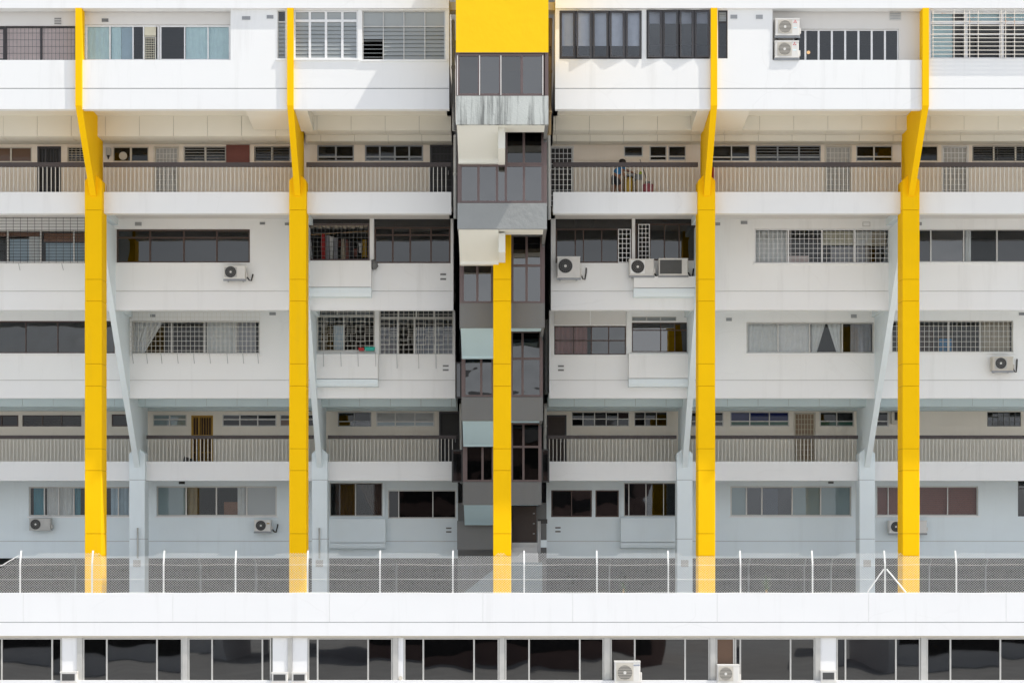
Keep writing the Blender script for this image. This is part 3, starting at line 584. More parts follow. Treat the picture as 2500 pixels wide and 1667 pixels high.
# ------------------------------------------------------------------ walls, parapets, slabs
def two(fn):
    fn(-XE, -XT); fn(XT, XE)
def hs(lv): return LV[lv]['holes']
zt = Z(-100, 57.915)
def level_m1(x0, x1):
    zb = Z(20.5, 57.915)
    MB().box(x0, x1, Y(57.915), Y(58.3), zb, zt).build('parapet', M['white2'], block)
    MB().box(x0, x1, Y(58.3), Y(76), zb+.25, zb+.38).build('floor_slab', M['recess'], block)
    wall('wall', 58.9, x0, x1, zt-.6, zt+2.2, [(x0+1.2+k*2.6, x0+3.2+k*2.6, zt+.1, zt+1.4) for k in range(6)], .2, M['white'], block)  # unseen storey above, added for shadows and to complete the block
    for k in range(6): MB().box(x0+1.2+k*2.6, x0+3.2+k*2.6, Y(59.0), Y(59.02), zt+.1, zt+1.4).build('window_pane', M['g_dark'], block)
    MB().box(x0, x1, Y(58.2), Y(76), zt+2.2, zt+2.5).build('unseen_roof_slab', M['white2'], block)
two(level_m1)
def level0(x0, x1):
    L = LV['L0']; d, b = L['d'], L['b']; zg = Z(216.5, d); zp = Z(147, d)
    MB().box(x0, x1, Y(d)-.008, Y(d)+.25, b, zg-.013).build('edge_beam', M['white2'], block)
    MB().box(x0, x1, Y(d)+.03, Y(d)+.2, zg-.013, zg+.013).build('joint_strip', M['gframe'], block)
    wall('parapet', d, x0, x1, zg+.013, zp, [], .25, M['white'], block)
    zu = Z(20.5, 57.915)+.25
    if x0 < 0:
        xa = X(563, d); wall('wall', d, xa, x1, zp, zu, hs('L0'), .35, M['white'], block)
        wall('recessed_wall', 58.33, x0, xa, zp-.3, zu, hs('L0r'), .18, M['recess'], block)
    else:
        xa, xb = X(1886, d), X(2262, d); wall('wall', d, x0, xa, zp, zu, hs('L0'), .35, M['white'], block); wall('wall', d, xb, x1, zp, zu, hs('L0'), .35, M['white'], block)
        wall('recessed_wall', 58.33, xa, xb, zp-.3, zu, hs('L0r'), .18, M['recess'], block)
    MB().box(x0, x1, Y(d)+.25, Y(76), b+.27, b+.40).build('floor_slab', M['soff'], block)
two(level0)
def corridor(lv, cw, top, vp, vh0, vh1, sm, wm, pm, bd):
    L = LV[lv]; d, b = L['d'], L['b']; zp = Z(vp, d)
    def fn(x0, x1):
        MB().box(x0, x1, Y(d), Y(d)+.30, b, zp).build('parapet', M[pm], block)
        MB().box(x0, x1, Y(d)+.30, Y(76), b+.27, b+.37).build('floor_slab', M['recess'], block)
        wall('corridor_wall', LV[cw]['d'], x0, x1, b+.37, top, hs(cw), .12, M[wm], block)
        z0, z1 = Z(vh1, d+.15), Z(vh0, d+.15)
        xs = [x0]+[c+s for c in COLX if x0 < c < x1 for s in (-bd, bd)]+[x1]
        for i in range(0, len(xs), 2):
            p, q = xs[i], xs[i+1]
            rl = MB().cbox(p, q, Y(d)+.09, Y(d)+.21, z0, z1, .012).build('railing', M['rail'], block)
            if lv+'b' not in _sl: _sl[lv+'b'] = MB().box(-.011, .011, -.011, .011, zp-.002, z0+.002).mesh('baluster', M['bal'])
            n = int((q-p)/.1265)
            for k in range(n):
                if abs(p+.06+k*.1265) > XV: continue
                o = bpy.data.objects.new('baluster', _sl[lv+'b']); o.location = (p+.06+k*.1265, Y(d)+.15, 0); link(o, rl)
    two(fn)
corridor('L1', 'C1', LV['L0']['b']+.27, 469, 397.5, 408, 'soff', 'beige', 'white2', .22)
corridor('L4', 'C4', LV['L3']['b']+.27, 1126, 1062.5, 1071, 'soff2', 'beige2', 'white2', .24)
# boxed-in beams over the corridors, clad with one-metre boards
def bulkhead(x0, x1, y0, y1, z0, z1, mat, off=0.):
    core = MB().box(x0, x1, y0+.02, y1, z0+.02, z1).build('bulkhead', M['jointc'], block); w = 1.03; k = math.floor((x0-off)/w)
    key = (mat, round(z1-z0, 3), round(y1-y0, 3))
    x = x0
    while x < x1-.01:
        e = min(x1, off+w*(k+1)); k += 1
        if e-x > .03 and abs(x) < XV: MB().box(x+.005, e-.005, y0, y0+.019, z0+.021, z1-.002).build('face_board', M[mat], core); MB().box(x+.005, e-.005, y0, y1-.002, z0, z0+.019).build('soffit_board', M[mat], core)
        x = e
B0 = LV['L0']['b']+.27; zA = Z(333, 60.2); zB = Z(318, 60.2); zC = Z(345, 60.9)
xs_ = X(705, 60.2)
bulkhead(-XE, -6.3, Y(60.2), Y(61.45), zA, B0, 'soff', -12.0)
for p, q in ((-6.02, -XT), (XT, XE)):
    bulkhead(p, q, Y(60.2), Y(60.9), zB, B0, 'soff', -5.6); bulkhead(p, q, Y(60.9), Y(61.45), zC, zB+.02, 'soff', -5.55)
B3 = LV['L3']['b']+.27
for p, q in ((-XE, -XT), (XT, XE)):
    bulkhead(p, q, Y(66.9), Y(67.6), Z(992, 66.9), B3, 'soff2', -12.0)
    MB().box(p, q, Y(68.7), Y(69.0)-.003, Z(1003, 68.9), B3).build('wall_beam', M['soff2'], block)
# sloped haunches beside the two middle fins
for cx in (-6.165, 6.165):
    for s, w_ in ((1, .36), (-1, 1.25 if cx < 0 else 1.0)):
        sg = s if cx < 0 else -s
        a, b = sorted((cx+sg*.095, cx+sg*(.095+w_)))
        MB().prism(a, b, [(Y(58.28), LV['L0']['b']+.02), (Y(60.18), zB-.05 if w_ < .5 else zB), (Y(60.18), B0), (Y(58.28), B0)]).build('haunch', M['soff'], block)
def flat_level(lv, vg, vs, up, band, mat):
    L = LV[lv]; d, b = L['d'], L['b']; zg = Z(vg, d); zs = Z(vs, d)
    def fn(x0, x1):
        MB().box(x0, x1, Y(d)-.01, Y(d)+.25, b, zg-.009).build('edge_beam', M[band], block)
        MB().box(x0, x1, Y(d)+.02, Y(d)+.2, zg-.009, zg+.009).build('joint_strip', M['acg'], block)
        wall('wall', d, x0, x1, zg+.009, up, [h for h in hs(lv)], .22, M[mat], block)
        MB().box(x0, x1, Y(d)+.25, Y(76), b+.27, b+.40).build('floor_slab', M['pale'], block)
    two(fn)
flat_level('L2', 711, 648, LV['L1']['b']+.27, 'white2', 'white')
flat_level('L3', 928, 866, LV['L2']['b']+.27, 'white2', 'white')
flat_level('L5', 1320.5, 1264, LV['L4']['b']+.27, 'pale', 'pale')
# rooms behind the walls
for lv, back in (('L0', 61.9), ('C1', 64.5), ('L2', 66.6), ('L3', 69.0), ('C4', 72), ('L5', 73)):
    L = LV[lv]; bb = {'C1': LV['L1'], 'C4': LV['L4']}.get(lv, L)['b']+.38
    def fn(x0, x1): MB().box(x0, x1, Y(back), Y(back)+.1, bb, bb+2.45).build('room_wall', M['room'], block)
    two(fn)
for sx in (-1, 1):                                              # tower-side end walls of both wings, and far ends
    for lv in ('L0', 'L1', 'L2', 'L3', 'L4', 'L5'):
        L = LV[lv]; d0 = L['d']+.01; zb = L['b']+.27; zt_ = zb+2.62
        if lv in ('L1', 'L4'): d0 = LV['C1' if lv == 'L1' else 'C4']['d']
        if lv == 'L0': d0 += .3; zt_ = Z(20.5, 57.915)+.25
        a, b = sorted((sx*XT, sx*(XT+.12)))
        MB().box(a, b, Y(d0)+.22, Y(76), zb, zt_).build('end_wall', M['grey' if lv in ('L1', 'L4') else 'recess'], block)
MB().box(-XE, XE, Y(76), Y(76.2), ZD, zt+2.2).build('rear_wall', M['grey'], block)
# projecting balcony boxes and kitchen pillars
def balcony(tg, x0, y0, x1, y1, yb, d, mat='white'):
    a, b, c, e = rect(tg, x0, y0, x1, y1, d-.32); zb = Z(px(tg, 0, yb)[1], d-.32)
    MB().box(a, b, Y(d)-.32, Y(d)-.012, c, e).build('balcony_box', M[mat], block)
    MB().prism(a, b, [(Y(d)-.335, c-.02), (Y(d)-.335, zb+.09), (Y(d)-.30, zb), (Y(d)-.012, zb-.02), (Y(d)-.012, c-.02)]).build('balcony_base', M['pale' if d > 60 else mat], block)
balcony('b2', 562, 870, 1125, 1105, 1188, 63.0); balcony('c2', 1130, 1010, 1700, 1112, 1190, 63.0)
balcony('b3', 630, 236, 1185, 455, 523, 65.4); balcony('c3', 1085, 232, 1637, 452, 525, 65.4)
balcony('b4', 748, 70, 1254, 282, 334, 69.5, 'pale'); balcony('c4', 1012, 62, 1516, 278, 328, 69.5, 'pale')
for tg, x0, x1, y0, y1, d in (('b2', 1112, 1150, 440, 890, 63.0), ('c2', 1112, 1140, 440, 880, 63.0), ('b2', 1158, 1198, 1290, 1710, 65.4), ('c2', 1064, 1110, 1300, 1700, 65.4), ('b3', 1228, 1252, 1370, 1700, 69.5), ('c3', 1014, 1038, 1370, 1695, 69.5)):
    a, b, c, e = rect(tg, x0, y0, x1, y1, d); MB().box(a+.004, b-.004, Y(d)-.07, Y(d)-.004, c, e).build('pilaster', M['pale' if d > 69 else 'white'], block)
for tg, x0, y0, x1, y1, d in (('b2', 1745, 985, 1797, 1000, 63.0), ('b2', 1745, 1027, 1797, 1042, 63.0), ('b3', 1768, 335, 1820, 349, 65.4), ('b3', 1768, 372, 1820, 386, 65.4), ('c3', 450, 337, 502, 351, 65.4), ('c3', 450, 373, 502, 387, 65.4),
                              ('b4', 1797, 147, 1845, 160, 69.5), ('b4', 1797, 180, 1845, 193, 69.5), ('c4', 425, 143, 473, 156, 69.5), ('c4', 425, 177, 473, 190, 69.5)):
    a, b, c, e = rect(tg, x0, y0, x1, y1, d); MB().box(a, b, Y(d)-.006, Y(d)-.003, c, e).build('vent_slot', M['mid'], block); MB().box(a, b, Y(d)-.03, Y(d)-.0065, e, e+.012).build('vent_hood', M['white'], block)
# cage stays under the barred windows of the third storey
for tg, xs, y0, y1, d in (('a3', (1198, 1325, 1455, 1600, 1745, 1890, 2045, 2187, 2320), 240, 322, 65.4), ('b3', (700, 857, 1010, 1168), 225, 348, 65.05), ('b3', (1358, 1553, 1708), 240, 366, 65.4), ('a2', (182, 570), 905, 955, 63.0)):
    for x in xs: u, v = px(tg, x, y0); u1, v1 = px(tg, x, y1); MB().tube([(X(u, d), Y(d)-.24, Z(v, d)), (X(u, d), Y(d)-.03, Z(v1, d))], .008, 5).build('cage_stay', M['gframe'], block)

# ------------------------------------------------------------------ yellow columns, fins, grey columns and fins
JY = [513, 682, 735, 888, 942, 1095, 1148, 1302, 1356, 1475]
def ycolumn(cx, d, w, dep, vtop, gable):
    ztop = Z(vtop, d); hw = w/2
    o = MB().box(cx-hw+.012, cx+hw-.012, Y(d)+.012, Y(d)+dep, ZD, ztop-.15).build('column', M['yelgap'], block)
    zs = [Z(v, d) for v in JY if v > vtop]; prev = ztop
    for i, z in enumerate(zs):
        z = max(z, ZD); g = .009; m = MB()
        if i == 0 and gable:
            prof = [(cx-hw, z+g), (cx+hw, z+g), (cx+hw, prev), (cx+.1, prev+.16), (cx-.1, prev+.16), (cx-hw, prev)]
            m.poly(Y(d), Y(d)+dep+.01, prof)
        else: m.cbox(cx-hw, cx+hw, Y(d), Y(d)+dep+.01, z+g, prev-(g if i else 0), .015)
        m.build('column_panel', M['yel'], o); prev = z
for cx in COLX:
    ycolumn(cx, 60.0, .514, .73, 441, True)
    zt0 = Z(20, 57.915)
    MB().prism(cx-.0925, cx+.0925, [(Y(57.91), zt0), (Y(57.91), Z(258, 57.91)), (Y(59.96), Z(478, 59.96)), (Y(60.05), Z(478, 59.96)), (Y(60.6), Z(445, 60.6)), (Y(61.0), Z(440, 61.0)), (Y(61.0), B0), (Y(58.4), B0+.2), (Y(58.4), zt0)]).build('yellow_fin', M['yel'], block)
    MB().box(cx-.18, cx+.18, Y(60.75), Y(63)-.003, LV['L1']['b']+.06, LV['L1']['b']+.268).build('cross_beam', M['pale'], block)
    MB().box(cx-.18, cx+.18, Y(63.3), Y(65.4)-.003, LV['L2']['b']+.04, LV['L2']['b']+.268).build('cross_beam', M['pale'], block)
    MB().prism(cx-.0925, cx+.0925, [(Y(60.74), LV['L1']['b']-.05), (Y(60.74), LV['L1']['b']-.3), (Y(67.17), Z(1140, 67.17)), (Y(67.6), Z(1140, 67.17)), (Y(68.7), Z(1110, 68.7)), (Y(68.7), B3), (Y(62.9), LV['L1']['b']-.05)]).build('grey_fin', M['pale'], block)
    zg = Z(1107, 67.2); hw = .265
    gc = MB().box(cx-hw+.01, cx+hw-.01, Y(67.2)+.01, Y(67.9), ZD, zg-.2).build('grey_column', M['gframe'], block)
    zj = [Z(1171, 67.2), Z(1315, 67.2), ZD]; prev = zg
    for i, z in enumerate(zj):
        m = MB()
        if i == 0: m.poly(Y(67.2), Y(67.91), [(cx-hw, z+.008), (cx+hw, z+.008), (cx+hw, prev), (cx+.1, prev+.15), (cx-.1, prev+.15), (cx-hw, prev)])
        else: m.cbox(cx-hw, cx+hw, Y(67.2), Y(67.91), z+.008, prev-.008, .02)
        m.build('column_panel', M['pale'], gc); prev = z
    zpl = Z(px('a4', 0, 470)[1], 67.18); pl = MB().box(cx-.13, cx+.12, Y(67.18), Y(67.2)-.002, zpl-.11, zpl+.12).build('number_plate', M['acg'], block)
ycolumn(X(1226, 60.25), 60.25, .545, .6, 560, False)

# ------------------------------------------------------------------ stair tower
HW = 1.309; TD = [56.3, 58.3, 61.2, 64.0, 66.2]; PV = [(234.5, 304), (496, 559), (740, 800), (969, 1027), (1176, 1232)]
TM = ['stain', 'rough', 'grey', 'grey', 'grey']; LM = ['landing', 'landing', 'landb', 'landb', 'landb']
MB().box(-HW, HW, Y(56.3), Y(58.6), Z(128.6, 56.3), ZC+18.0).build('yellow_box', M['yel2'], tower)
MB().box(-HW+.02, HW-.02, Y(56.3)-.004, Y(56.4), Z(130.5, 56.3), Z(128.6, 56.3)-.004).build('drip_edge', M['tbrown'], tower)
SB = [(58.1, 389, 398), (60.15, 638, 645), (63.2, 870, 874), (65.6, 1086, 1089), (67.8, 1279, 1281)]
for i, d in enumerate(TD):
    zt_, zb = Z(PV[i][0], d), Z(PV[i][1], d)
    MB().box(-HW, HW, Y(d), Y(d)+.15, zb, zt_).build('parapet', M[TM[i]], tower)
    MB().box(-HW+.01, HW-.01, Y(d)+.15, Y(d)+1.1, zb+.003, zb+.13).build('landing_slab', M[LM[i]], tower)
    top = Z(128.6, 56.3) if i == 0 else Z(PV[i-1][1], TD[i-1])
    for s in (-1, 1):
        a, b = sorted((s*HW, s*(HW-.1))); MB().box(a, b, Y(d)+.15, Y(72), zb+.002, top+.1).build('side_wall', M['grey'], tower)
        MB().box(a, b, Y(d)+.02, Y(d)+.149, zt_, top if i == 0 else top-.1).build('corner_post', M['tbrown'], tower)
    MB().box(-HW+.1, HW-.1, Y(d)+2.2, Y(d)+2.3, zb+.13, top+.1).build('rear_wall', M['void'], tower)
    e, v0, v1 = SB[i]; xr = X((1216, 1217, 1212, 1212, 1212)[i], d)
    MB().prism(-HW+.03, xr, [(Y(d)+.155, zb+.001), (Y(e), Z(v0, e)), (Y(e)+.03, Z(v1, e)), (Y(e)+.35, Z(v1, e)), (Y(e)+.35, zb+.001)]).build('stair_flight', M[LM[i]], tower)
    if i < 2:
        va, vb, vc = ((311, 363, 398), (569, 616, 638))[i]; q = d+.45
        MB().prism(xr+.002, xr+.2, [(Y(q), Z(va, q)), (Y(q), Z(vb, q)), (Y(q)+.9, Z(vc, q+.9)), (Y(q)+1.2, Z(vc, q+.9)), (Y(q)+1.2, Z(va, q))]).build('stringer', M['landing'], tower)
def TW(d, tg, *a, **k): W(d, tg, *a, frame=k.pop('frame', 'tbrown'), gl=k.pop('gl', 'g_tow'), parent=tower, hole=False, rec=.03, fw=.06, mw=.07, dep=.07, **k)
TW(56.3, 't1', 90, 490, 890, 872, mull=[298, 491, 686], gm={(0, 0): 'g_tow2', (2, 0): 'g_tow2'})
for q_ in (100, 302, 496, 878): a, b, c, e = rect('t1', q_-4, 505, q_+4, 868, 56.3); MB().box(a, b, Y(56.3)+.012, Y(56.3)+.024, c, e).build('paint_strip', M['acw'], tower)
TW(58.3, 't2', 118, 4, 885, 356, mull=[291, 460, 541, 706])
TW(58.3, 't1', 537, 1130, 885, 1500, mull=[705], gl='g_dark')
TW(61.2, 't2', 140, 900, 424, 1269, mull=[281])
TW(61.2, 't2', 592, 600, 872, 1269, mull=[730], trans=[925])
TW(64.0, 't3', 232, 400, 642, 942, mull=[475], gl='g_bay')
TW(64.0, 't3', 882, 40, 1300, 942, mull=[1040], trans=[420], gl='g_bay')
TW(66.2, 't4', 190, 25, 475, 393, mull=[363], gl='g_cor')
TW(66.2, 't4', 650, -200, 945, 393, mull=[775], trans=[42], gl='g_cor')
def side_sash(x, d, v0, v1, ln, s):                       # casements on the tower flanks standing open
    m = MB(); z0, z1 = Z(v1, d), Z(v0, d); y = Y(d); f = .05
    a, b = sorted((x, x+s*ln))
    m.box(a, a+f, y-.02, y+.02, z0, z1).box(b-f, b, y-.02, y+.02, z0, z1).box(a+f, b-f, y-.02, y+.02, z0, z0+f).box(a+f, b-f, y-.02, y+.02, z1-f, z1)
    o = m.build('open_sash', M['black'], tower); MB().box(a+f, b-f, y-.004, y+.004, z0+f, z1-f).build('pane', M['g_dark'], o)
side_sash(-HW-.003, 64.3, 884, 972, .2, -1); side_sash(-HW-.003, 66.4, 1097, 1177, .37, -1); side_sash(HW+.003, 66.4, 1096, 1177, .26, 1)
# the entrance at the foot of the tower
d = 68.2
MB().box(-1.545, X(1250, d), Y(d), Y(d)+.1, Z(1341, d), Z(1278, d)+.1).build('entrance_wall', M['grey'], tower)
MB().box(-1.545, 1.545, Y(d)+1.2, Y(d)+1.3, ZD, Z(1225, d)).build('entrance_rear_wall', M['grey'], tower)
a, b, c, e = rect('t4', 668, 640, 905, 1003, d+.9); dr = MB().box(a, b, Y(d)+.9, Y(d)+.95, c, e).build('entrance_door', M['door'], tower)
for k in range(3): MB().tube([(b-.12, Y(d)+.88, c+.3+.35*k), (b-.05, Y(d)+.88, c+.3+.35*k)], .02).build('hinge', M['steel'], dr)
for k in range(4): MB().box(a-.05, b+.05, Y(d)+.9-.3*(k+1), Y(d)+.9-.3*k, ZD, c-.17*k-.01).build('step', M['conc'], tower)
for x in (925, 940): MB().tube([(X(px('t4', x, 0)[0], d), Y(d)-.1, Z(px('t4', 0, 1110)[1], d)), (X(px('t4', x, 0)[0], d), Y(d)-.1, Z(px('t4', 0, 790)[1], d))], .03).build('rail_post', M['steel'], tower)
a, b, c, e = rect('t4', 945, 980, 1012, 1055, d); MB().box(a, b, Y(d)-.05, Y(d), c, e).build('low_panel', M['pale'], tower)
a, b, c, e = rect('t4', 920, 770, 1015, 815, d); MB().box(a, b, Y(d)-.05, Y(d), c, e).build('dark_lintel', M['black'], tower)
MB().prism(X(1133, 67.5), X(1204, 67.5), [(Y(67.4), ZD), (Y(67.4), ZD+.02), (Y(69.0), ZD+.02), (Y(69.0), ZD)]).build('plinth', M['pale'], tower)
MB().poly(Y(66.8), Y(67.0), [(X(1133, 66.8), ZD), (X(1204, 66.8), ZD), (X(1204, 66.8), Z(1390, 66.8)), (X(1178, 66.8), Z(1411, 66.8)), (X(1133, 66.8), Z(1446, 66.8))]).build('stair_wall', M['midgrey'], tower)
MB().box(X(1248, 67), X(1324, 67), Y(67), Y(67.15), ZD, Z(1372, 67)).build('screen_wall', M['midgrey'], tower)
for s in (-1, 1):
    a, b = sorted((s*HW, s*XT)); MB().box(a, b, Y(58.3), Y(58.8), Z(25, 58.3), Z(6, 58.3)).build('link_beam', M['soff'], tower)

# ------------------------------------------------------------------ podium, deck and undercroft
pd = 56.5; XP = 34.0; zg = Z(1518, pd)
MB().box(-XP, XP, Y(pd)+.012, Y(pd)+.29, zg+.009, Z(1447, pd)-.01).build('parapet', M['acg'], podium)
px_ = [-XP, -13.6, -9.35, -4.9, -.55, 2.0, 6.1, 10.4, 14.3, XP]
for i in range(len(px_)-1): MB().cbox(px_[i]+.0025, px_[i+1]-.0025, Y(pd), Y(pd)+.3, zg+.010, Z(1447, pd)+random.uniform(-.004, .004), .006).build('parapet_panel', M['pod'], podium)
MB().box(-XP, XP, Y(pd)+.02, Y(pd)+.28, zg-.009, zg+.009).build('joint_strip', M['gframe'], podium)
MB().box(-XP, XP, Y(pd)-.012, Y(pd)+.3, Z(1551, pd), zg-.009).build('edge_beam', M['pod'], podium)
MB().box(-XP, XP, Y(pd)+.05, Y(pd)+.5, Z(1556, pd), Z(1551, pd)).build('head_strip', M['cream'], podium)
MB().box(-XP, XP, Y(pd)+.3, Y(70.2), ZD-.2, ZD).build('deck', M['conc'], podium)
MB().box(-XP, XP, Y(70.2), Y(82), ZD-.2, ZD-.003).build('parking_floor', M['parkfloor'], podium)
MB().box(-XP, XP, Y(pd)-.03, Y(pd)+.5, Z(1740, pd), Z(1660, pd)).build('sill_wall', M['pod'], podium)
MB().box(-XP, XP, Y(pd)+.1, Y(pd)+.5, 0, Z(1740, pd)).build('base_wall', M['pod'], podium)
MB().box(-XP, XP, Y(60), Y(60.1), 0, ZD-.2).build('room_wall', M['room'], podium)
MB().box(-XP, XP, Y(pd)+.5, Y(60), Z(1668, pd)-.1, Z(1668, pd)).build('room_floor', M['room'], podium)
for s in (-1, 1): MB().box(s*XP-.1, s*XP+.1, Y(pd)+.5, Y(82), 0, ZD-.2).build('end_wall', M['pod'], podium)
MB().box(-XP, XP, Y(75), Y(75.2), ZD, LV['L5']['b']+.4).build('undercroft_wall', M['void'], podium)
dw = 56.62
PW = [('a4', -700, 555, [-400, -170, 16, 468]), ('a4', 742, 1637, [958, 1408]), ('a4', 1686, 2435, [1903, 2354]), ('b4', 556, 1318, [645, 1098]), ('b4', 1418, 2273, [1593, 2048]), ('b4', 2325, 3214, [2542, 2997]),
      ('c4', 918, 1812, [1138, 1590]), ('c4', 1866, 2034, []), ('c4', 2036, 2756, [2085, 2536]), ('d4', 668, 1424, [750, 1203]), ('d4', 1477, 2380, [1692, 2140]), ('d4', 2400, 3300, [2600, 3050])]
for tg, x0, x1, mu in PW: W(dw, tg, x0, 1136, x1, 1528, 'alu', 'g_pod', mu, parent=podium, fw=.04, mw=.045, rec=.0, hole=False, gm={(0, 0): 'g_amber'} if not mu else {})
for tg, x0, x1, mt in (('a4', 556, 692, 'white'), ('b4', 240, 378, 'white'), ('b4', 418, 554, 'white'), ('b4', 1366, 1416, 'white'), ('d4', 525, 667, 'white')):
    a, b, c, e = rect(tg, x0, 1136, x1, 1528, dw); MB().box(a, b, Y(dw)+.01, Y(dw)+.06, c, e).build('infill_panel', M['pod'], podium)
for tg, x0, x1 in (('a4', 693, 741), ('a4', 1638, 1685), ('b4', 379, 417), ('b4', 1320, 1365), ('b4', 2275, 2323), ('c4', 863, 916), ('c4', 1814, 1864), ('d4', 478, 524), ('d4', 1426, 1475)):
    a, b, c, e = rect(tg, x0, 1130, x1, 1534, dw); MB().box(a, b, Y(dw)-.03, Y(dw)+.3, c, e).build('pilaster', M['alu'], podium)
a, b, c, e = rect('b4', 1370, 1478, 1406, 1514, 56.6); MB().disc((a+b)/2, Y(56.58), (c+e)/2, (b-a)/2, 16, Y(56.62)).build('round_vent', M['cream'], podium)

# ------------------------------------------------------------------ chain-link fence
fence = thing('chain_link_fence', (0, Y(56.68), Z(1447, pd)), 'white chain link fence with cranked posts along the podium edge', 'fence')
FD = 56.68; fb, fk, ft = Z(1447, pd), Z(1375, FD), Z(1345, FD)
POSTS = [px('a4', x, 0)[0] for x in (-460, 180, 826, 1468, 2113)]+[px('b4', x, 0)[0] for x in (555, 1204, 1858)]+[px('c4', x, 0)[0] for x in (146, 799, 1439, 2087)]+[px('d4', x, 0)[0] for x in (455, 1105, 1745, 2390)]
PX = [X(u, FD) for u in POSTS]
pm = MB().box(-.021, .021, -.021, .021, fb, fk); pm.prism(-.021, .021, [(-.026, fk), (.026, fk), (.17, ft+.02), (.118, ft+.02)])
pmesh = pm.mesh('post', M['fence'])
for x in PX:
    o = bpy.data.objects.new('post', pmesh); o.location = (x, Y(FD), 0); link(o, fence)
xb = X(px('d4', 1105, 0)[0], FD); zb_ = Z(px('d4', 0, 520)[1], FD)
for s, e in ((-1, 945), (1, 1290)): MB().tube([(xb+s*.04, Y(FD)-.03, zb_), (X(px('d4', e, 0)[0], FD), Y(FD)-.03, fb+.02)], .022, 4, False).build('brace', M['fence'], fence)
def ftop(x):
    t = ft-.05+.035*math.sin(x*1.9)+.015*math.sin(x*5.3+1)
    u = CX+x*F/FD
    if u < 50: t -= .34*min(1, (50-u)/45)
    if 1200 < u < 1280: t -= .10*math.exp(-((u-1252)/16)**2)
    return t
def fy(z): return Y(FD)-.03+(max(0, (z-fk)/(ft-fk))*.145)
wm = MB(); sx, sz = .074, .068; sl = sz/sx; H = ft-fb; r_ = .0037
n0 = int(-17.5/sx)
for s in (1, -1):
    for k in range(n0-26, -n0+26):
        x0 = k*sx; pts = []
        N = 14
        for j in range(N+1):
            z = fb+.012+(H+.02)*j/N; x = x0+s*(z-fb)/sl
            if z > ftop(x): break
            pts.append((x, fy(z)+s*.004+.01*math.sin(x*2.3), z))
        if len(pts) > 1 and -18.2 < pts[0][0] < 18.2:
            keep = [pts[0]]+[p for p in pts[1:-1] if abs(p[2]-fk) < H/N*.6]+[pts[-1]]
            wm.tube(keep, r_, 3, False, False)
me_ = wm.build('wire_mesh', M['fence'], fence); me_['kind'] = 'stuff'
for v in (1378, 1413.5, 1446):
    z = Z(v, FD); m = MB(); m.tube([(PX[0]+(PX[-1]-PX[0])*k/60, fy(z)-.01, z+.008*math.sin(k*1.3)) for k in range(61)], .004, 4, False); m.build('line_wire', M['fence'], fence)
m = MB(); m.tube([(X(u, FD), fy(ftop(X(u, FD)))-.004, ftop(X(u, FD))) for u in range(-60, 46, 3)], .012, 4, False); m.build('sagging_cable', M['fence'], fence)
# second, farther row of posts across the deck
rear = thing('rear_fence', (0, Y(72), ZD), 'row of pale grey cranked posts in the shade behind the chain link fence', 'fence')
for tg, x in (('a4', 675), ('a4', 1800), ('a4', 2300), ('b4', 90), ('b4', 1350), ('c4', 908), ('c4', 2158), ('d4', 378), ('d4', 620), ('d4', 1500), ('d4', 2005)):
    u = px(tg, x, 0)[0]; s = -1 if u < CX else 1; xx = X(u, 72)
    MB().tube([(xx, Y(72), ZD), (xx, Y(72), Z(1383, 72)), (xx+s*.03, Y(71.8), Z(1364, 72))], .035, 6).build('post', M['postg'], rear)

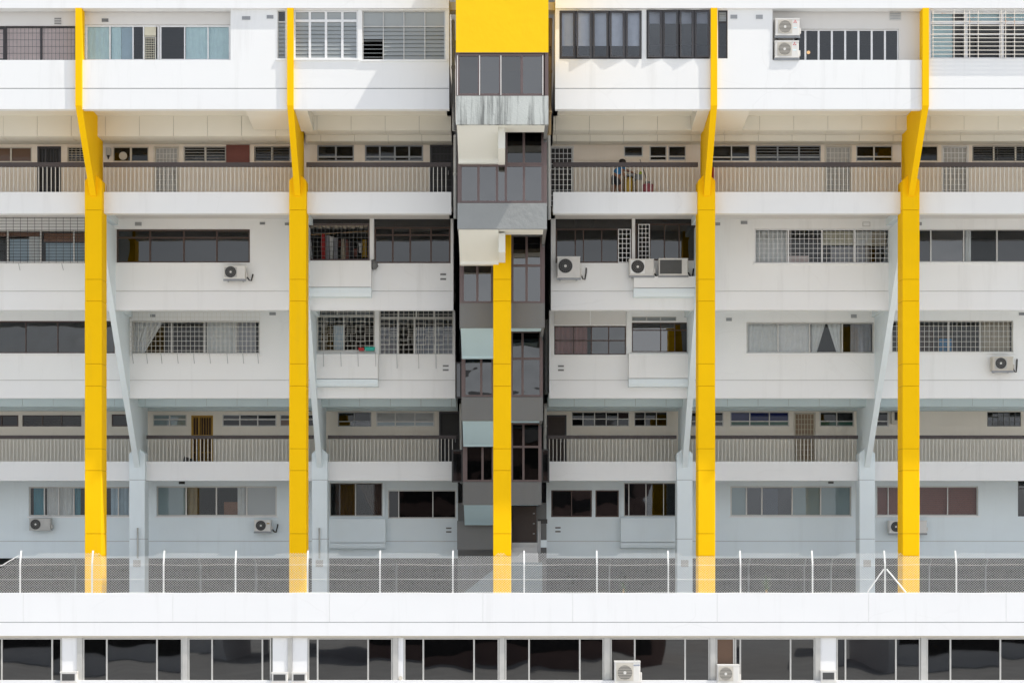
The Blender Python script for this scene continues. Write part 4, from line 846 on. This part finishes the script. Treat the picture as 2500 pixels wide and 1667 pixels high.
# ------------------------------------------------------------------ air conditioners
def text(s, size, loc, mat, parent, rot=(math.pi/2, 0, 0)):
    c = bpy.data.curves.new('lettering', 'FONT'); c.body = s; c.size = size; c.align_x = 'CENTER'; c.align_y = 'CENTER'; c.extrude = .001; c.materials.append(M[mat])
    tmp = bpy.data.objects.new('lettering_curve', c); col.objects.link(tmp); dg = bpy.context.evaluated_depsgraph_get(); me = bpy.data.meshes.new_from_object(tmp.evaluated_get(dg)); bpy.data.objects.remove(tmp)
    o = bpy.data.objects.new('lettering', me); o.location = loc; o.rotation_euler = rot; link(o, parent); return o
def aircon(tg, x0, y0, x1, y1, d, label, style='fan', body='acw', fan=(.36, .52, .40), blades='dark', dep=.30, out=.36, logo=None, louv=False, bracket=True, hose=None, guard='acc'):
    df = d-out; a, b, c, e = rect(tg, x0, y0, x1, y1, df); y = Y(df); w, h = b-a, e-c
    t = thing('air_conditioner', ((a+b)/2, y+dep/2, c), label, 'air conditioner', 'air conditioners on the facade')
    bm = MB().cbox(a, b, y, y+dep, c, e, .02); bm.box(a-.006, b+.006, y-.006, y+dep, e-.035, e+.004).box(a-.004, b+.004, y-.005, y+dep, c-.004, c+.03); bm.build('casing', M[body], t)
    if style == 'fan':
        fx, fz, fr = a+w*fan[0], c+h*fan[1], h*fan[2]
        if guard: MB().box(max(a+.02, fx-fr*1.12), fx+fr*1.12, y-.006, y-.001, c+.05, e-.045).build('fan_panel', M[guard], t)
        MB().disc(fx, y-.009, fz, fr, 28, y-.0065).build('fan_opening', M[blades], t)
        gm_ = MB().ring(fx, y-.02, y-.0095, fz, fr*.96, fr*1.03, 28)
        if louv:
            for k in range(9):
                zz = fz+fr*(-.85+.21*k); ww = math.sqrt(max(0, fr*fr-(zz-fz)**2)); gm_.box(fx-ww, fx+ww, y-.016, y-.011, zz-.006, zz+.006)
        else:
            for k in range(16):
                q = 2*math.pi*k/16; gm_.tube([(fx+fr*.2*math.cos(q), y-.014, fz+fr*.2*math.sin(q)), (fx+fr*.98*math.cos(q), y-.014, fz+fr*.98*math.sin(q))], .0035, 4, False)
            for q in (.45, .72): gm_.ring(fx, y-.017, y-.012, fz, fr*q-.004, fr*q+.004, 24)
        gm_.build('fan_guard', M['mid' if blades == 'dark' else 'acc'], t)
        MB().disc(fx, y-.019, fz, fr*.2, 14, y-.010).build('fan_hub', M['acw' if fan[2] > .3 else 'mid'], t)
    elif style == 'coil':
        MB().box(a+.03, a+w*.79, y-.008, y-.001, c+.04, e-.05).build('coil_panel', M['mid'], t)
        m = MB()
        for k in range(24): zz = c+.05+(e-c-.12)*k/23; m.box(a+.035, a+w*.785, y-.012, y-.0085, zz-.003, zz+.003)
        m.build('coil_fins', M['dark'], t)
    else:
        MB().box(a+.05, b-.06, y-.006, y-.001, c+.06, e-.06).build('grille_panel', M['mid'], t); m = MB()
        for k in range(9): zz = c+.07+(e-c-.14)*k/8; m.box(a+.055, b-.065, y-.010, y-.0065, zz-.006, zz+.004)
        m.build('louvre_slats', M['dark'], t)
    if bracket:
        MB().box(a-.02, b+.02, y+.02, y+.06, c-.07, c-.006).box(a+.08, a+.12, y+.0, Y(d)-.003, c-.06, c-.008).box(b-.12, b-.08, y+.0, Y(d)-.003, c-.06, c-.008).build('bracket', M['gframe'], t)
    if style == 'fan': MB().cbox(b+.006, b+.05, y+.05, y+dep-.04, c+.06, c+h*.45, .01).build('valve_cover', M[body], t)
    if hose:
        p = [(b+.03, y+.18, c+.2*h), (b+.10, y+.22, c-.02), (b+.16, y+.26, c-.03), (b+.20, Y(d)-.03, c+.18), (b+.21, Y(d)-.03, c+hose)]
        MB().tube(p, .022, 6).build('hose', M['dark'], t)
    if logo == 'diamonds':
        lx, lz, q = a+w*.82, c+h*.80, .028
        for dx, dz, rt in ((0, q, 0), (-q*1.05, -q*.6, 2.094), (q*1.05, -q*.6, -2.094)):
            pr = [(0, q*.9), (q*.5, 0), (0, -q*.9), (-q*.5, 0)]; pr = [(lx+dx+p*math.cos(rt)-r*math.sin(rt), lz+dz+p*math.sin(rt)+r*math.cos(rt)) for p, r in pr]
            MB().poly(y-.008, y-.001, pr).build('emblem', M['logo'], t)
        MB().box(lx-.05, lx+.05, y-.004, y-.001, c+h*.42, c+h*.46).build('badge', M['c_blue'], t)
    elif logo: text(logo, .075, (a+w*.80, y-.003, c+h*.82), 'ink', t)
    return t
aircon('d1', 122, 167, 338, 318, 58.33, 'white air conditioner with red emblem, upper of the stacked pair at top right', body='acw', fan=(.40, .5, .38), blades='fanb', louv=True, logo='diamonds')
aircon('d1', 118, 367, 332, 518, 58.33, 'white air conditioner with red emblem, lower of the stacked pair at top right', body='acw', fan=(.40, .5, .38), blades='fanb', louv=True, logo='diamonds')
aircon('a2', 2008, 915, 2200, 1030, 63.0, 'small white air conditioner with dark fan under the long brown window', body='acw', fan=(.32, .52, .43), hose=.15, guard='acg')
aircon('c2', 442, 832, 648, 1020, 63.0, 'tall white air conditioner with round black fan right of the stair tower', body='acw', fan=(.36, .55, .33), hose=.35, guard=None)
aircon('c2', 1090, 853, 1310, 1000, 63.0, 'white air conditioner with white-ringed fan, left neighbour of the dark-coiled one', body='acw', fan=(.34, .52, .39), hose=.3, guard='white')
aircon('c2', 1355, 848, 1615, 998, 63.0, 'white air conditioner with dark coil face beside the third yellow column', style='coil', body='acw', hose=.25)
aircon('d3', 2070, 260, 2256, 382, 65.4, 'weathered beige air conditioner under the grilled window at far right', body='acc', fan=(.40, .52, .40), hose=.4, guard='acg')
aircon('a4', 262, 66, 452, 172, 69.5, 'grey-white air conditioner under the lowest window at far left', body='acg', fan=(.30, .5, .42), guard=None, bracket=False)
t = aircon('b4', 76, 80, 224, 180, 69.5, 'small white air conditioner with yellow sticker beside the second yellow column', body='acw', fan=(.40, .5, .44), hose=.25, guard=None)
a, b, c, e = rect('b4', 188, 100, 214, 108, 69.14); MB().box(a, b, Y(69.14)-.012, Y(69.14)-.008, c-.03, e-.03).build('sticker', M['bag'], t)
aircon('d4', 1142, 85, 1480, 196, 69.5, 'pale air conditioner half hidden behind the last yellow column', body='acw', fan=(.18, .5, .40), guard=None)
aircon('c4', 957, 1345, 1188, 1536, 56.62, 'large white air conditioner standing on the podium sill under the tower', body='acw', fan=(.40, .46, .36), blades='fanb', out=.40, bracket=False, logo='Panasonic', louv=True)
aircon('c4', 1882, 1377, 2078, 1540, 56.62, 'compact white air conditioner on the podium sill below the third yellow column', body='acw', fan=(.37, .50, .37), blades='fanb', out=.40, bracket=False, louv=True)
aircon('a4', 540, 1440, 690, 1538, 56.62, 'white window air conditioner in the leftmost podium panel', style='win', body='acw', bracket=False, out=.2, dep=.2)
aircon('b4', 232, 1445, 376, 1538, 56.62, 'white window air conditioner, left of the close pair on the podium', style='win', body='acw', bracket=False, out=.2, dep=.2)
aircon('b4', 412, 1445, 548, 1538, 56.62, 'white window air conditioner, right of the close pair on the podium', style='win', body='acw', bracket=False, out=.2, dep=.2)
aircon('d4', 530, 1428, 668, 1528, 56.62, 'white window air conditioner in the podium panel near the last yellow column', style='win', body='acw', bracket=False, out=.2, dep=.2)

# ------------------------------------------------------------------ drainpipes
def pipe(u0, v0, u1, v1, d, r, mat, label, collars=()):
    x0, x1 = X(u0, d), X(u1, d); t = thing('drainpipe', (x1, Y(d), Z(v1, d)), label, 'pipe')
    MB().tube([(x0, Y(d), Z(v0, d)), (x0+(x1-x0)*.5, Y(d), (Z(v0, d)+Z(v1, d))/2), (x1, Y(d), Z(v1, d))], r, 10).build('pipe_run', M[mat], t)
    for v in collars: z = Z(v, d); k = (v-v0)/(v1-v0); xx = x0+(x1-x0)*k; MB().tube([(xx, Y(d), z-.04), (xx, Y(d), z+.04)], r*1.25, 10).build('collar', M[mat], t)
    return t
t = pipe(1343.5, 46, 1340.5, 330, 58.9, .062, 'tan', 'tan painted pipe with arrow lettering right of the yellow tower top', (175, 275))
text('GAS', .11, (X(1343, 58.9), Y(58.9)-.066, Z(131, 58.9)), 'dark', t, (math.pi/2, -math.pi/2, 0))
xa, za = X(1343.2, 58.9), Z(118, 58.9); MB().poly(Y(58.9)-.067, Y(58.9)-.064, [(xa-.01, za-.09), (xa+.01, za-.09), (xa+.01, za), (xa+.03, za), (xa, za+.045), (xa-.03, za), (xa-.01, za)]).build('arrow_mark', M['dark'], t)
pipe(1106, 50, 1108, 320, 58.9, .05, 'pipe', 'grey drainpipe in the dark slot left of the yellow tower top', (165,))
pipe(1111, 330, 1111.5, 534, 60.2, .05, 'pipe', 'pale drainpipe left of the tower beside the upper corridor', (425,))
pipe(1339.5, 322, 1340.5, 536, 60.2, .055, 'pipe', 'pale drainpipe right of the tower beside the upper corridor', (417,))
pipe(1334.5, 780, 1333.5, 962, 66.2, .055, 'pipe', 'grey drainpipe right of the tower above the lower corridor', (888,))
pipe(1331, 985, 1329, 1176, 67.8, .055, 'pipe', 'grey drainpipe right of the tower beside the lower corridor', (1040,))
pipe(1125, 985, 1127, 1180, 67.8, .05, 'pipe', 'grey drainpipe left of the tower beside the lower corridor', (1165,))
pipe(336, 1288, 336, 1363, 67.12, .03, 'pipe', 'short thin pipe on the first grey column')
pipe(779.7, 1288, 779.7, 1363, 67.12, .03, 'pipe', 'short thin pipe on the second grey column')

# ------------------------------------------------------------------ laundry and small things on the balconies
def garment(x0, y0, x1, y1, mat, label, k, cat='garment'):
    a, b, c, e = rect('la', x0, y0, x1, y1, 63.5); n = 6; vs = []; fs = []
    for j in range(7):
        t = j/6; z = e+(c-e)*t
        for i in range(n+1): s = i/n; vs.append((a+(b-a)*(s+.06*math.sin(3*t+k)*(s-.5)*4), Y(63.5)+.06*math.sin(i*1.9+k+t)+.04*k % .2, z+.03*math.sin(i*2+k)*t))
    for j in range(6):
        for i in range(n): q = j*(n+1)+i; fs.append((q, q+1, q+n+2, q+n+1))
    m = MB(); m.add(vs, fs, True); return tag(m.build('garment', M[mat]), label, cat, 'laundry in the caged balcony')
garment(435, 690, 530, 1300, 'red', 'long red garment, leftmost of the laundry in the caged balcony', 0)
garment(540, 730, 625, 1310, 'c_greyc', 'grey printed garment right next to the long red one', 1)
garment(630, 750, 715, 1320, 'c_lace', 'pale patterned garment, third from the left in the laundry', 2)
garment(725, 780, 830, 1290, 'c_greyc', 'grey mottled garment in the middle of the laundry', 3)
garment(835, 830, 900, 1000, 'maroon', 'short maroon garment high in the middle of the laundry', 4)
garment(910, 810, 1000, 1320, 'c_sand', 'floral sand coloured garment right of the short maroon one', 5)
garment(1015, 830, 1080, 1310, 'c_redbrown', 'rust-red garment right of the floral one', 6)
garment(1090, 860, 1200, 1250, 'navy', 'dark navy garment between the rust-red and magenta ones', 7)
garment(1210, 1040, 1290, 1230, 'c_redbrown', 'small magenta-red cloth low in the laundry', 8)
garment(1320, 900, 1415, 1130, 'c_lace', 'black and white zigzag cloth near the right end of the laundry', 9)
garment(1410, 830, 1530, 1260, 'bag', 'orange garment at the right end of the laundry', 10)
x0, x1 = X(px('la', 150, 0)[0], 63.5), X(px('la', 1560, 0)[0], 63.5); zz = Z(px('la', 0, 720)[1], 63.5)
tag(MB().tube([(x0, Y(63.5), zz), (x1, Y(63.5), zz+.12)], .015, 6).build('laundry_pole', M['wood']), 'wooden laundry pole carrying the clothes in the caged balcony', 'pole')
m = MB(); a, b, c, e = rect('la', 160, 455, 1540, 555, 63.12)
for k in range(14): q = a+(b-a)*k/14; m.box(q+.01, q+(b-a)/14-.01, Y(63.12), Y(63.14), c+.02*(k % 2), e)
tag(m.build('valance', M['c_sand']), 'row of pale pleated valance flaps above the laundry', 'valance')
m = MB(); a, b, c, e = rect('b2', 1122, 868, 1178, 948, 62.85); m.tube([((a+b)/2-.05, Y(62.9), e), ((a+b)/2, Y(62.86), (c+e)/2+.05), ((a+b)/2+.01, Y(62.85), (c+e)/2-.04), ((a+b)/2, Y(62.88), c)], [.07, .11, .13, .05], 9)
tag(m.build('net_bundle', M['mid']), 'grey net bundle hanging at the balcony corner below the laundry', 'bundle')
a, b, c, e = rect('b3', 1010, 178, 1062, 206, 65.2); tag(MB().poly(Y(65.22), Y(65.35), [(a+.02, c), (b-.02, c), (b, e), (a, e)]).build('red_basin', M['red']), 'small red basin on the barred balcony left of the tower', 'basin')
a, b, c, e = rect('b3', 1064, 172, 1160, 206, 65.2); tag(MB().poly(Y(65.22), Y(65.36), [(a+.04, c), (b-.04, c), (b, e), (a, e)]).build('teal_basin', M['teal']), 'teal basin next to the red one on the barred balcony', 'basin')
a, b, c, e = rect('a3', 1622, 1152, 1722, 1200, 68.4); tag(MB().poly(Y(68.4), Y(68.7), [(a, F4), (b, F4), (b-.02, c+.1), (a+.12, e)]).build('black_bag', M['dark']), 'slumped black bag on the lower corridor beside the yellow-framed door', 'bag')
a, b, c, e = rect('c1', 1832, 1475, 1852, 1640, 61.2); tag(MB().cbox(a, b+.02, Y(61.2), Y(61.4), c, e, .03).build('fire_box', M['red']), 'red box on the upper corridor wall behind the third yellow column', 'box')
a, b, c, e = rect('a1', 948, 1325, 990, 1392, 61.3); l_ = MB().cbox(a, b, Y(61.3), Y(61.44), c, e, .02).build('wall_lamp', M['acg']); MB().tube([((a+b)/2, Y(61.35), c), ((a+b)/2, Y(61.35), c-.12)], [.05, .015], 8).build('lamp_stem', M['dark'], l_); tag(l_, 'small grey lamp on the upper corridor wall right of the first yellow fin', 'lamp')

# ------------------------------------------------------------------ the cleaner and the cart on the upper corridor
PD = 60.95
def pw(x, y, dy=0): u, v = px('pp', x, y); return Vector((X(u, PD), Y(PD)+dy, Z(v, PD)))
def skin(name, verts, edges, rad, mat, parent, root=0, sub=2):
    me = bpy.data.meshes.new(name); me.from_pydata([tuple(v) for v in verts], edges, []); o = bpy.data.objects.new(name, me); link(o, parent)
    sk_ = o.modifiers.new('skin', 'SKIN'); sk_.use_smooth_shade = True
    for i, r in enumerate(rad): me.skin_vertices[0].data[i].radius = r if isinstance(r, tuple) else (r, r)
    me.skin_vertices[0].data[root].use_root = True
    s = o.modifiers.new('sub', 'SUBSURF'); s.levels = s.render_levels = sub
    me.materials.append(M[mat]); return o
person = thing('person', (X(1500, PD), Y(PD), F1), 'person in blue shirt and dark shorts bending over a cleaning cart', 'person')
pel = pw(330, 800); che = pw(520, 540); nec = pw(590, 400); hed = pw(640, 285)
kl, kr = pw(275, 1330, .09), pw(545, 1310, -.06)
fl = Vector((kl.x-.06, kl.y, F1+.05)); fr_ = Vector((kr.x+.02, kr.y, F1+.05))
shl, shr = pw(640, 470, .13), pw(640, 480, -.13); ell, elr = pw(860, 560, .12), pw(600, 700, -.14); hal, har = pw(1070, 665, .06), pw(720, 800, -.10)
V = [pel, (pel+che)/2, che, nec, hed, pel+Vector((0, .08, -.08)), (pel+kl)/2+Vector((.02, .04, 0)), kl, fl, fl+Vector((.16, 0, -.02)), pel+Vector((.03, -.08, -.08)), (pel+kr)/2+Vector((.06, -.03, 0)), kr, fr_, fr_+Vector((.16, 0, -.02)),
     shl, ell, hal, shr, elr, har]
E = [(0,1),(1,2),(2,3),(3,4),(0,5),(5,6),(6,7),(7,8),(8,9),(0,10),(10,11),(11,12),(12,13),(13,14),(2,15),(15,16),(16,17),(2,18),(18,19),(19,20)]
Rr = [.13,.13,.15,.055,.10,.09,.085,.06,.045,.035,.09,.085,.06,.045,.035,.065,.042,.032,.065,.042,.032]
skin('body', V, E, Rr, 'skin', person)
skin('shirt', [pel+Vector((.01,0,.06)), (pel+che)/2, che, nec+(che-nec)*.35, shl, shl.lerp(ell, .55), shr, shr.lerp(elr, .55)], [(0,1),(1,2),(2,3),(2,4),(4,5),(2,6),(6,7)], [.15,.15,.17,.08,.085,.065,.085,.065], 'shirt', person)
skin('shorts', [pel+Vector((.02,0,.05)), pel, pel+Vector((0,.09,-.1)), pel.lerp(kl, .72)+Vector((.01,.03,0)), pel+Vector((.03,-.09,-.1)), pel.lerp(kr, .72)+Vector((.02,-.02,0))], [(0,1),(1,2),(2,3),(1,4),(4,5)], [.15,.15,.11,.10,.11,.10], 'navy', person, 1)
hp = hed+Vector((-.012, 0, -.03)); MB().tube([(hp.x, hp.y, hp.z), (hp.x, hp.y, hp.z+.04), (hp.x, hp.y, hp.z+.09), (hp.x+.01, hp.y, hp.z+.13), (hp.x+.012, hp.y, hp.z+.152)], [.085, .108, .112, .08, .025], 14).build('hair', M['hair'], person)
MB().tube([hed+Vector((.07, 0, -.015)), hed+Vector((.118, 0, -.045)), hed+Vector((.08, 0, -.06))], [.012, .017, .012], 8).build('nose', M['skin'], person)
for s, hnd, el in ((1, hal, ell), (-1, har, elr)):
    dr_ = (hnd-el).normalized(); up = Vector((0, 1, 0)); pc = hnd+dr_*.03
    vs = [hnd, pc]; es = [(0, 1)]; rr = [.03, (.036, .02)]
    for k, (off, ln) in enumerate(((-.03, .065), (-.01, .075), (.01, .072), (.03, .055))):
        base = len(vs); vs += [pc+dr_*.03+up*off, pc+dr_*(.03+ln*.6)+up*off+Vector((0,0,-.01)), pc+dr_*(.03+ln)+up*off+Vector((0,0,-.03))]; es += [(1, base), (base, base+1), (base+1, base+2)]; rr += [.010, .009, .008]
    base = len(vs); vs += [pc+up*.04*s, pc+dr_*.04+up*.055*s+Vector((0,0,-.015))]; es += [(1, base), (base, base+1)]; rr += [.011, .009]
    skin('hand', vs, es, rr, 'skin', person, 0, 1)
cart = thing('cleaning_cart', (X(1545, PD), Y(PD)+.1, F1), 'cleaning cart with yellow bag and grey tray on the upper corridor', 'cart')
a, c = pw(690, 830), pw(1010, 830); xc = (a.x+c.x)/2; hw = (c.x-a.x)/2
m = MB(); m.tube([(xc, Y(PD)+.1, F1+.12), (xc, Y(PD)+.1, F1+.4), (xc+.01, Y(PD)+.1, a.z-.12), (xc, Y(PD)+.1, a.z)], [hw*.8, hw*.98, hw*1.02, hw*.92], 12); m.build('yellow_bag', M['bag'], cart)
a, c = pw(690, 800), pw(1060, 720); MB().cbox(a.x, c.x, Y(PD)-.1, Y(PD)+.3, a.z, c.z, .02).build('bag_frame', M['mid'], cart)
a, c = pw(1105, 935), pw(1400, 730); MB().cbox(a.x, c.x, Y(PD)-.06, Y(PD)+.3, a.z, c.z, .02).build('tray', M['mid'], cart)
a, c = pw(1130, 1400), pw(1410, 940); MB().cbox(a.x, c.x, Y(PD)-.04, Y(PD)+.28, F1+.12, c.z, .03).build('bin', M['c_sand'], cart)
a = pw(1340, 690); MB().tube([(a.x-.05, a.y, a.z-.05), (a.x, a.y, a.z+.03), (a.x+.03, a.y, a.z+.01)], [.05, .06, .03], 8).build('cloth', M['lime'], cart)
for sx_ in (700, 1380):
    q = pw(sx_, 900)
    for yy in (-.06, .26): MB().disc(q.x, Y(PD)+yy-.02, F1+.06, .06, 14, Y(PD)+yy+.02).build('wheel', M['dark'], cart)
MB().box(pw(690, 0).x, pw(1400, 0).x, Y(PD)-.08, Y(PD)+.28, F1+.10, F1+.12).build('cart_base', M['mid'], cart)
b0, b1 = pw(1190, 560), pw(1165, 1370); br = MB().tube([b0, (b1.x, b1.y-.12, F1+.12)], .012, 6).build('broom', M['wood']); MB().box(b1.x-.12, b1.x+.12, b1.y-.15, b1.y-.09, F1, F1+.12).build('bristles', M['c_sand'], br); tag(br, 'wooden broom leaning against the cleaning cart', 'broom')
b0, b1 = pw(1290, 150), pw(1560, 960); mp = MB().tube([b0, b1, (b1.x+.1, b1.y, F1+.3)], .012, 6).build('mop', M['dark']); MB().tube([(b1.x+.1, b1.y, F1+.3), (b1.x+.13, b1.y, F1+.18)], [.04, .07], 8).build('mop_head', M['mid'], mp); tag(mp, 'dark mop handle slanting above the pink bucket', 'mop')
a, c = pw(1455, 1380), pw(1735, 1110); bu = thing('pink_bucket', ((a.x+c.x)/2, Y(PD), F1), 'pink mop bucket with grey wringer at the right end of the cart', 'bucket')
m = MB(); m.tube([((a.x+c.x)/2, Y(PD), F1+.02), ((a.x+c.x)/2, Y(PD), c.z)], [.13, .17], 14); m.build('bucket_body', M['pink'], bu)
a2, c2 = pw(1490, 1105), pw(1690, 1010); MB().cbox(a2.x, c2.x, Y(PD)-.1, Y(PD)+.1, a2.z, c2.z, .02).build('wringer', M['mid'], bu)

# ------------------------------------------------------------------ plants on the deck
def spiky(u, v, d, n, ln, label):
    x, z = X(u, d), ZD; t = thing('potted_plant', (x, Y(d), ZD), label, 'plant'); zt_ = Z(v, d)
    MB().tube([(x, Y(d), ZD), (x, Y(d), ZD+.3)], [.13, .17], 10).build('pot', M['c_rust'], t); m = MB()
    MB().tube([(x, Y(d), ZD+.3), (x+.02, Y(d), zt_-ln*.8)], .03, 6).build('stem', M['wood'], t)
    for k in range(n):
        q = 2*math.pi*k/n+random.uniform(-.2, .2); el = random.uniform(.3, 1.4); b_ = Vector((x+.02, Y(d), zt_-ln*.8+random.uniform(-.15, .1))); tip = b_+Vector((math.cos(q)*math.cos(el), math.sin(q)*math.cos(el), math.sin(el)))*ln
        w_ = Vector((-math.sin(q), math.cos(q), 0))*.018; mid = b_.lerp(tip, .5)+Vector((0, 0, .03)); m.add([b_-w_, b_+w_, mid+w_, mid-w_, tip], [(0, 1, 2, 3), (3, 2, 4)])
    m.build('leaves', M['green'], t)
spiky(1870, 1412, 60.5, 26, .35, 'spiky dark plant behind the fence right of the third yellow column')
spiky(1521, 1422, 60.5, 14, .22, 'small dark plant behind the fence right of the tower')

# ------------------------------------------------------------------ what stands across the road behind the viewer (seen only as reflections in the glass)
def far_block(x0, x1, y0, y1, h, wallm, roofm, label, bands):
    t = thing('opposite_building', ((x0+x1)/2, (y0+y1)/2, 0), label, 'building', 'buildings across the road')
    MB().box(x0, x1, y0, y1, 0, h).build('wall', M[wallm], t)
    MB().prism(x0-1, x1+1, [(y0-1, h), (y1+1, h), ((y0+y1)/2, h+3)]).build('roof', M[roofm], t)
    for k in range(bands): z = 1.2+3.0*k; MB().box(x0+1, x1-1, y1, y1+.05, z, z+1.4).build('window_band', M['g_cor'] if k < 0 else M['dark'], t)
far_block(-62, -22, -122, -106, 7.5, 'pod', 'maroon', 'long white house with dark red roof across the road', 2)
far_block(-11, 13, -128, -108, 20, 'redwall', 'mid', 'tall dark red block with grey roof across the road', 6)
far_block(30, 70, -120, -104, 6.5, 'pod', 'maroon', 'low white house with dark red roof across the road', 2)
